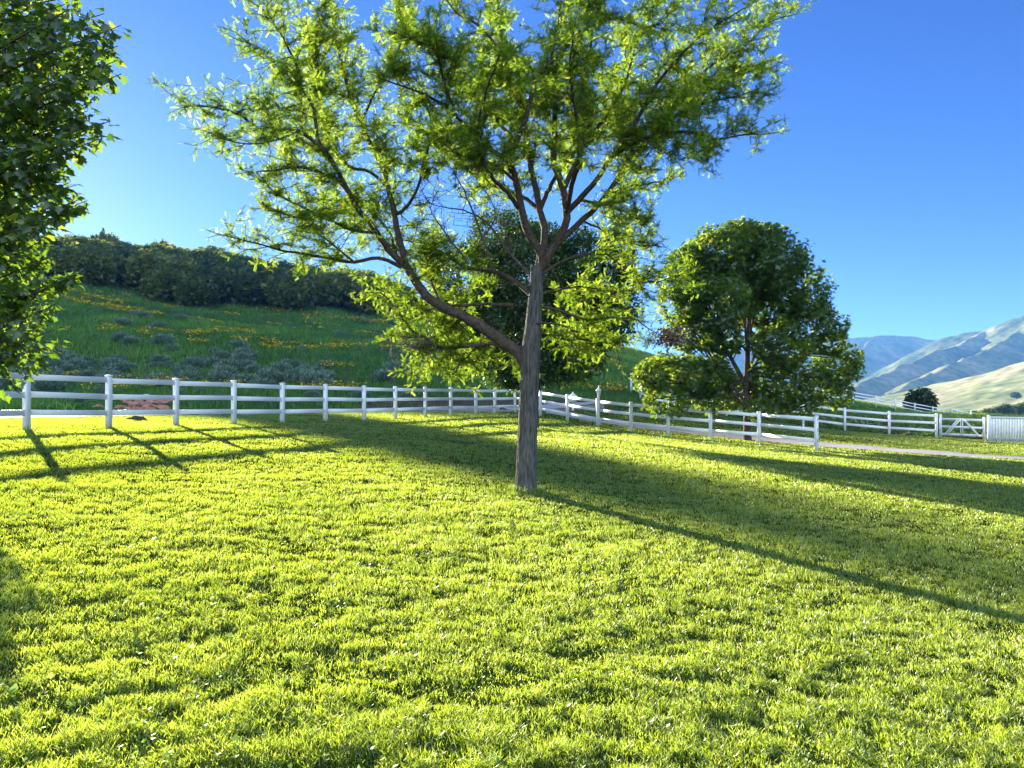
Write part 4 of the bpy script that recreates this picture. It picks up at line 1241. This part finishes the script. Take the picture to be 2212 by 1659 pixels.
# old fence posts --------------------------------------
OP = [(114.7,778,813,.03),(315.8,787,820.7,.05),(473,795,825,-.02),(615.6,805,828.5,.0),(745.7,804,830,.22),(846,798,826,.04),(946,808,826,.42),(1015,809,828,.0),(1205,812,828,.55),(1259,809,826,.42),(1297,808,824,.55),(1337,806,824,.38)]
OL = ['old dark wooden post farthest left, behind the first bay of the white fence','old dark post standing in sagebrush above the red stone heap','old dark post in sagebrush just right of the red stone heap','short upright old post below the flower drifts','leaning old post between two sagebrush clumps','thin upright old post among tall grass left of the locust','old post tilted hard right in pale grass','old post half hidden under the dark linden foliage','leftmost of the four slanting old posts right of the locust','second of the four slanting old posts, above the birdhouse','third of the four slanting old posts, above the lamp','rightmost slanting old post beside the ash foliage']
for (x, yt, yb, ln), lb in zip(OP, OL):
    p = hit(x, yb + 3, 46, 90); H = (yb + 3 - yt) / F * p[1]
    mb = MB(); n = 5
    pts = [p + np.array([ln * H * t, 0, H * t - .15 * (t == 0)]) for t in np.linspace(0, 1, n)]
    pts = [q + RNG.normal(0, .012, 3) for q in pts]
    mb.tube(pts, np.linspace(.085, .065, n), sides=7, rough=.25)
    V = np.concatenate(mb.V); top = V[-7:].mean(0)
    mb.add(np.vstack([V[-7:], [top]]), None, [[i, (i + 1) % 7, 7] for i in range(7)])
    r = mb.build('old_fence_post', M_OLDWOOD); tag(r, lb, 'fence post', 'old wooden posts along the foot of the hill')
    r.data.transform(Matrix.Translation(-Vector(p))); r.location = p

# red stones -------------------------------------------
def rock(c, size, flat, seed, mat, name='sandstone_block'):
    import bmesh
    bm = bmesh.new(); bmesh.ops.create_icosphere(bm, subdivisions=3, radius=1)
    rng = np.random.default_rng(seed)
    pl = rng.normal(size=(13, 3)); pl /= np.linalg.norm(pl, axis=1)[:, None]; dd = rng.uniform(.62, .95, 13)
    for v in bm.verts:
        p = np.array(v.co); k = min([1.0] + [dd[i] / max(1e-3, p @ pl[i]) for i in range(13) if p @ pl[i] > .05])
        v.co = Vector(p * k)
    me = bpy.data.meshes.new(name); bm.to_mesh(me); bm.free(); me.materials.append(mat)
    o = bpy.data.objects.new(name, me); COL.objects.link(o)
    o.location = c; o.scale = (size, size * rng.uniform(.6, .9), size * flat); o.rotation_euler = (rng.uniform(-.35, .35), rng.uniform(-.4, .4), rng.random() * 6.28)
    return o
def build_rocks():
    spec = [(205,881,.26,.5),(216,880,.28,.5),(222,884,.2,.5),(250,886,.24,.7),(262,882,.34,.55),(272,885,.26,.5),(284,888,.36,.42),(292,883,.22,.5),(300,889,.34,.4),(308,888,.36,.45),(322,888,.36,.5),(316,880,.30,.55),
            (290,877,.34,.6),(300,875,.32,.6),(308,872,.30,.6),(298,868,.24,.6),(318,874,.28,.6),(328,871,.36,.6),(338,870,.30,.5),(344,872,.26,.5),(352,869,.30,.4),(362,870,.32,.35),(355,883,.38,.45),(362,887,.26,.4),
            (268,863,.30,.7),(272,868,.22,.6),(313,860,.40,.22),(322,858,.24,.5),(282,870,.22,.6),(334,878,.22,.5),(240,884,.16,.6)]
    for i, (x, y, s, f) in enumerate(spec):
        d = 45.5 - (y - 858) * .28
        X = (x - CX) / F * d; z = EYE - (y - CY) / F * d
        o = rock((X, d, z), s * 1.05, f, i, M_STONE)
        tag(o, 'rough pink-red sandstone block lying in the heap behind the left part of the fence', 'rock', 'red sandstone blocks in the heap')
    for x, y, s, lb in ((305, 858.5, .55, 'pale thin slab lying on top of the red stone heap'), (354, 874.5, .34, 'small bright white slab at the right end of the red stone heap')):
        d = 44.5; o = rock(((x - CX) / F * d, d, EYE - (y - CY) / F * d), s, .16, int(x), M_PALESTONE, 'pale_slab'); tag(o, lb, 'rock')
    # low mound of earth under the heap
    n = 26; xs = np.linspace(195, 378, n); V = []; k = 8
    for xx in xs:
        for j in range(k):
            t = j / (k - 1); y = 892 - 30 * t * math.sin(math.pi * (xx - 195) / 183) ** .5 * .9
            d = 36.5 + 9.5 * t; X = (xx - CX) / F * d; z = min(EYE - (y - CY) / F * d - .12, G(X, d) + 1.2)
            V.append((X, d, max(z, G(X, d) - .1)))
    i = np.arange(n - 1)[:, None] * k; j = np.arange(k - 1)[None]
    Q = np.stack([i + j, i + k + j, i + k + j + 1, i + j + 1], -1).reshape(-1, 4)
    tag(npmesh('earth_mound', V, [Q], M_BANK, smooth=True), kind='structure')
build_rocks()

# clods on the verge by the fence
for i, (x, y, s) in enumerate([(283,908,.22),(298,909.5,.26),(310,909,.2),(845,887.5,.22),(856,888.5,.2),(810,891,.18),(1085,886.5,.25),(1092,887,.2)]):
    p = hit(x, y, 15, 60); o = rock((p[0], p[1], p[2] + s * .1), s, .5, 70 + i, M_SOIL, 'earth_clod')
    tag(o, 'dark brown clod of turf on the verge behind the white fence', 'clod', 'earth clods on the verge')

# ------------------------------------------------------------------ garden weeds behind fence B
def build_garden():
    n = 9000
    X = []; Y = []
    u = RNG.uniform(.17, .80, n); D = fbD(u) + .35 + RNG.random(n) ** 1.3 * 15
    X = u * D; Y = D
    row = fbm(X / 1.3, Y / 1.0, 55, 3); keep = (row > .47) | (D - fbD(u) < .0)
    X, Y = X[keep], Y[keep]; n = len(X)
    Z = gz(X, Y) + RNG.random(n) ** 1.5 * .75 * np.clip((Y - fbD(X / Y)) / 6, .15, 1)
    pos = np.stack([X, Y, Z], 1); pos = np.repeat(pos, 3, 0) + RNG.normal(0, .12, (3 * n, 3)) * np.array([1, 1, .5]); n = len(pos)
    T, f = tuft_leaf(.24, 4)
    V, fs, vv = scatter(T, f, pos, frames(rand_dirs(n, .7), RNG.normal(0, .5, (n, 3)) + [0, 0, 1]), RNG.uniform(.09, .20, n), RNG.random(n))
    tag(npmesh('garden_plants', V, fs, M_WEED, var=vv), 'low leafy garden plants and weeds on dark soil behind the far rail fence', 'plants', kind='stuff')
    # tall pale grass behind the gate and along the knoll
    n = 9000
    u = RNG.uniform(.50, .75, n); D = 52 + RNG.random(n) * 26; X = u * D
    v = np.clip(.75 + .2 * RNG.normal(size=n), 0, 1)
    o = blades('tall_grass', X, D, .5 + .9 * RNG.random(n) * vnoise(X / 2, D / 2, 4), np.full(n, .035), .15 + .3 * RNG.random(n), M_MEADOW, v)
    tag(o, 'tall pale yellow-green grass standing behind the gate', 'grass', kind='stuff')
build_garden()

# ------------------------------------------------------------------ mountains
def mountain_mat(name, c1, c2, c3):
    m, n = new_mat(name)
    tc = nd(n, 'ShaderNodeTexCoord')
    a = nd(n, 'ShaderNodeTexNoise'); a.inputs['Scale'].default_value = .006; a.inputs['Detail'].default_value = 10; a.inputs['Roughness'].default_value = .62
    b = nd(n, 'ShaderNodeTexNoise'); b.inputs['Scale'].default_value = .05; b.inputs['Detail'].default_value = 6
    for q in (a, b): n.links.new(tc.outputs['Object'], q.inputs['Vector'])
    c = ramp(n, a.outputs['Fac'], [(.36, c1), (.5, c2), (.64, c3)])
    mr = nd(n, 'ShaderNodeMapRange'); mr.inputs['From Min'].default_value = .3; mr.inputs['From Max'].default_value = .7; mr.inputs['To Min'].default_value = .6; mr.inputs['To Max'].default_value = 1.3
    n.links.new(b.outputs['Fac'], mr.inputs['Value'])
    vm = nd(n, 'ShaderNodeVectorMath', operation='SCALE'); n.links.new(c, vm.inputs[0]); n.links.new(mr.outputs[0], vm.inputs['Scale'])
    d = nd(n, 'ShaderNodeBsdfDiffuse'); n.links.new(vm.outputs[0], d.inputs['Color'])
    bp = nd(n, 'ShaderNodeBump'); bp.inputs['Strength'].default_value = .8; bp.inputs['Distance'].default_value = 8
    n.links.new(a.outputs['Fac'], bp.inputs['Height']); n.links.new(bp.outputs[0], d.inputs['Normal'])
    o = nd(n, 'ShaderNodeOutputMaterial'); n.links.new(d.outputs[0], o.inputs[0])
    return m
M_MTN = mountain_mat('mountain_slopes', (.05,.085,.03), (.13,.15,.06), (.24,.22,.12))
M_FOOT = mountain_mat('foothill_grass', (.15,.19,.06), (.30,.29,.14), (.40,.34,.21))
def range_mesh(name, ridges, mat, X0, X1, Y0, Y1, nx, ny, base, rough, seed, slope=.55):
    """height = highest of sloping ridge tents; ridges: lists of 3-D points"""
    xs = np.linspace(X0, X1, nx); ys = np.linspace(Y0, Y1, ny); X, Y = np.meshgrid(xs, ys); x = X.ravel(); y = Y.ravel()
    # meandering gullies: warp the plan coordinates
    w = (fbm(x / 260, y / 260, seed) - .5) * 150; w2 = (fbm(x / 260 + 9, y / 260, seed + 5) - .5) * 150
    z = np.full(len(x), base)
    for rd in ridges:
        pts, sl = rd[0], rd[1]
        for a, b in zip(pts[:-1], pts[1:]):
            a = np.array(a); b = np.array(b); d = b[:2] - a[:2]; L2 = (d ** 2).sum()
            xx, yy = x, y
            t = np.clip(((xx - a[0]) * d[0] + (yy - a[1]) * d[1]) / L2, 0, 1)
            dist = np.hypot(xx - a[0] - t * d[0], yy - a[1] - t * d[1])
            far = np.clip(dist / 120, 0, 1)
            dist2 = np.maximum(0, dist + far * (w * .5))
            h = a[2] + t * (b[2] - a[2])
            tent = h - (dist2 * sl) * np.exp(-dist2 / 2600)
            z = np.maximum(z, tent)
    rel = np.clip((z - base) / 60, 0, 1)
    z = z + rel * ((fbm(x / 70, y / 70, seed + 2, 4) - .5) * rough)
    V = np.stack([x, y, z], 1)
    i = np.arange(ny - 1)[:, None] * nx; j = np.arange(nx - 1)[None]
    Q = np.stack([i + j, i + j + 1, i + nx + j + 1, i + nx + j], -1).reshape(-1, 4)
    return tag(npmesh(name, V, [Q], mat, smooth=True), kind='structure')
def RG(pts): return [tuple(P(x, y, D)) for x, y, D in pts]
range_mesh('far_mountains', [(RG([(1200,790,3900),(1500,765,3900),(1700,742,3900),(1811,731,3900),(1889,725,3900),(1936,723,3900),(1992,729,3900),(2040,735,3900),(2200,760,3900),(2500,780,3900)]), .75),
    (RG([(1889,726,3880),(1850,770,3500),(1830,820,3200)]), .7)],
    M_MTN, 100, 4200, 2600, 4300, 260, 110, -90, 26, 4)
range_mesh('near_mountain', [
    (RG([(2026,734,2900),(2074,721,2850),(2129,714,2800),(2164,701,2750),(2212,682,2700),(2300,650,2650),(2450,630,2600)]), .62),
    (RG([(2129,715,2800),(2069,744,2650),(1992,772,2450),(1927,800,2250),(1860,826,2050),(1830,845,1950)]), .55),
    (RG([(2212,705,2650),(2150,748,2420),(2080,775,2200),(2010,808,2000),(1950,835,1850),(1890,858,1700)]), .50),
    (RG([(2400,700,2400),(2290,760,2150),(2212,795,1900),(2150,815,1750),(2100,835,1600)]), .5)],
    M_MTN, 500, 2700, 1300, 3100, 300, 240, -90, 22, 8)
range_mesh('foothill', [
    ([(1000,960,76),(1000,1120,80),(1010,1290,80)], .34)],
    M_FOOT, 420, 1800, 760, 1600, 220, 140, -60, 12, 15)

# trees and farm buildings out in the valley: tiny
def valley_trees():
    v = oak_variant(30)
    proto = oak_tree(v, 'tiny trees out in the valley', 'tiny round tree far out in the valley below the foothill at the right', 'valley_tree')
    spots = [(2098,884,560,5),(2106,885,560,5),(2160,892,420,6),(2168,893,420,7),(2176,893,425,6),(2190,893,430,6),(2200,892,440,7),(2209,893,430,8),(2130,893,400,4),(2142,894,410,4),(2120,892,520,4),(2070,890,600,4),(2183,888,640,6),(2150,887,700,6),(2195,861,1000,9),(2152,889,650,5)]
    for i, (x, y, D, s) in enumerate(spots):
        o = proto if i == 0 else copy_thing(proto)
        X = (x - CX) / F * D; z = G(X, D) if D < 900 else EYE - (y - CY) / F * D
        o.location = (X, D, z - .3); o.scale = (s * 1.3, s * 1.3, s); o.rotation_euler = (0, 0, i * 1.3)
valley_trees()

# ------------------------------------------------------------------ haze
def build_haze():
    x0, x1, y0, y1, z0, z1 = -2500, 6200, -300, 12500, -140, 480
    mb = MB(); mb.box(((x0 + x1) / 2, (y0 + y1) / 2, (z0 + z1) / 2), (x1 - x0, y1 - y0, z1 - z0))
    m, n = new_mat('haze_air')
    v = nd(n, 'ShaderNodeVolumePrincipled')
    v.inputs['Color'].default_value = (.14, .40, 1.0, 1)
    v.inputs['Density'].default_value = .00010
    v.inputs['Anisotropy'].default_value = .1
    o = nd(n, 'ShaderNodeOutputMaterial'); n.links.new(v.outputs[0], o.inputs['Volume'])
    ob = mb.build('haze', m)
    tag(ob, 'thin blue haze between the lawn and the mountains', 'haze', kind='stuff')
build_haze()
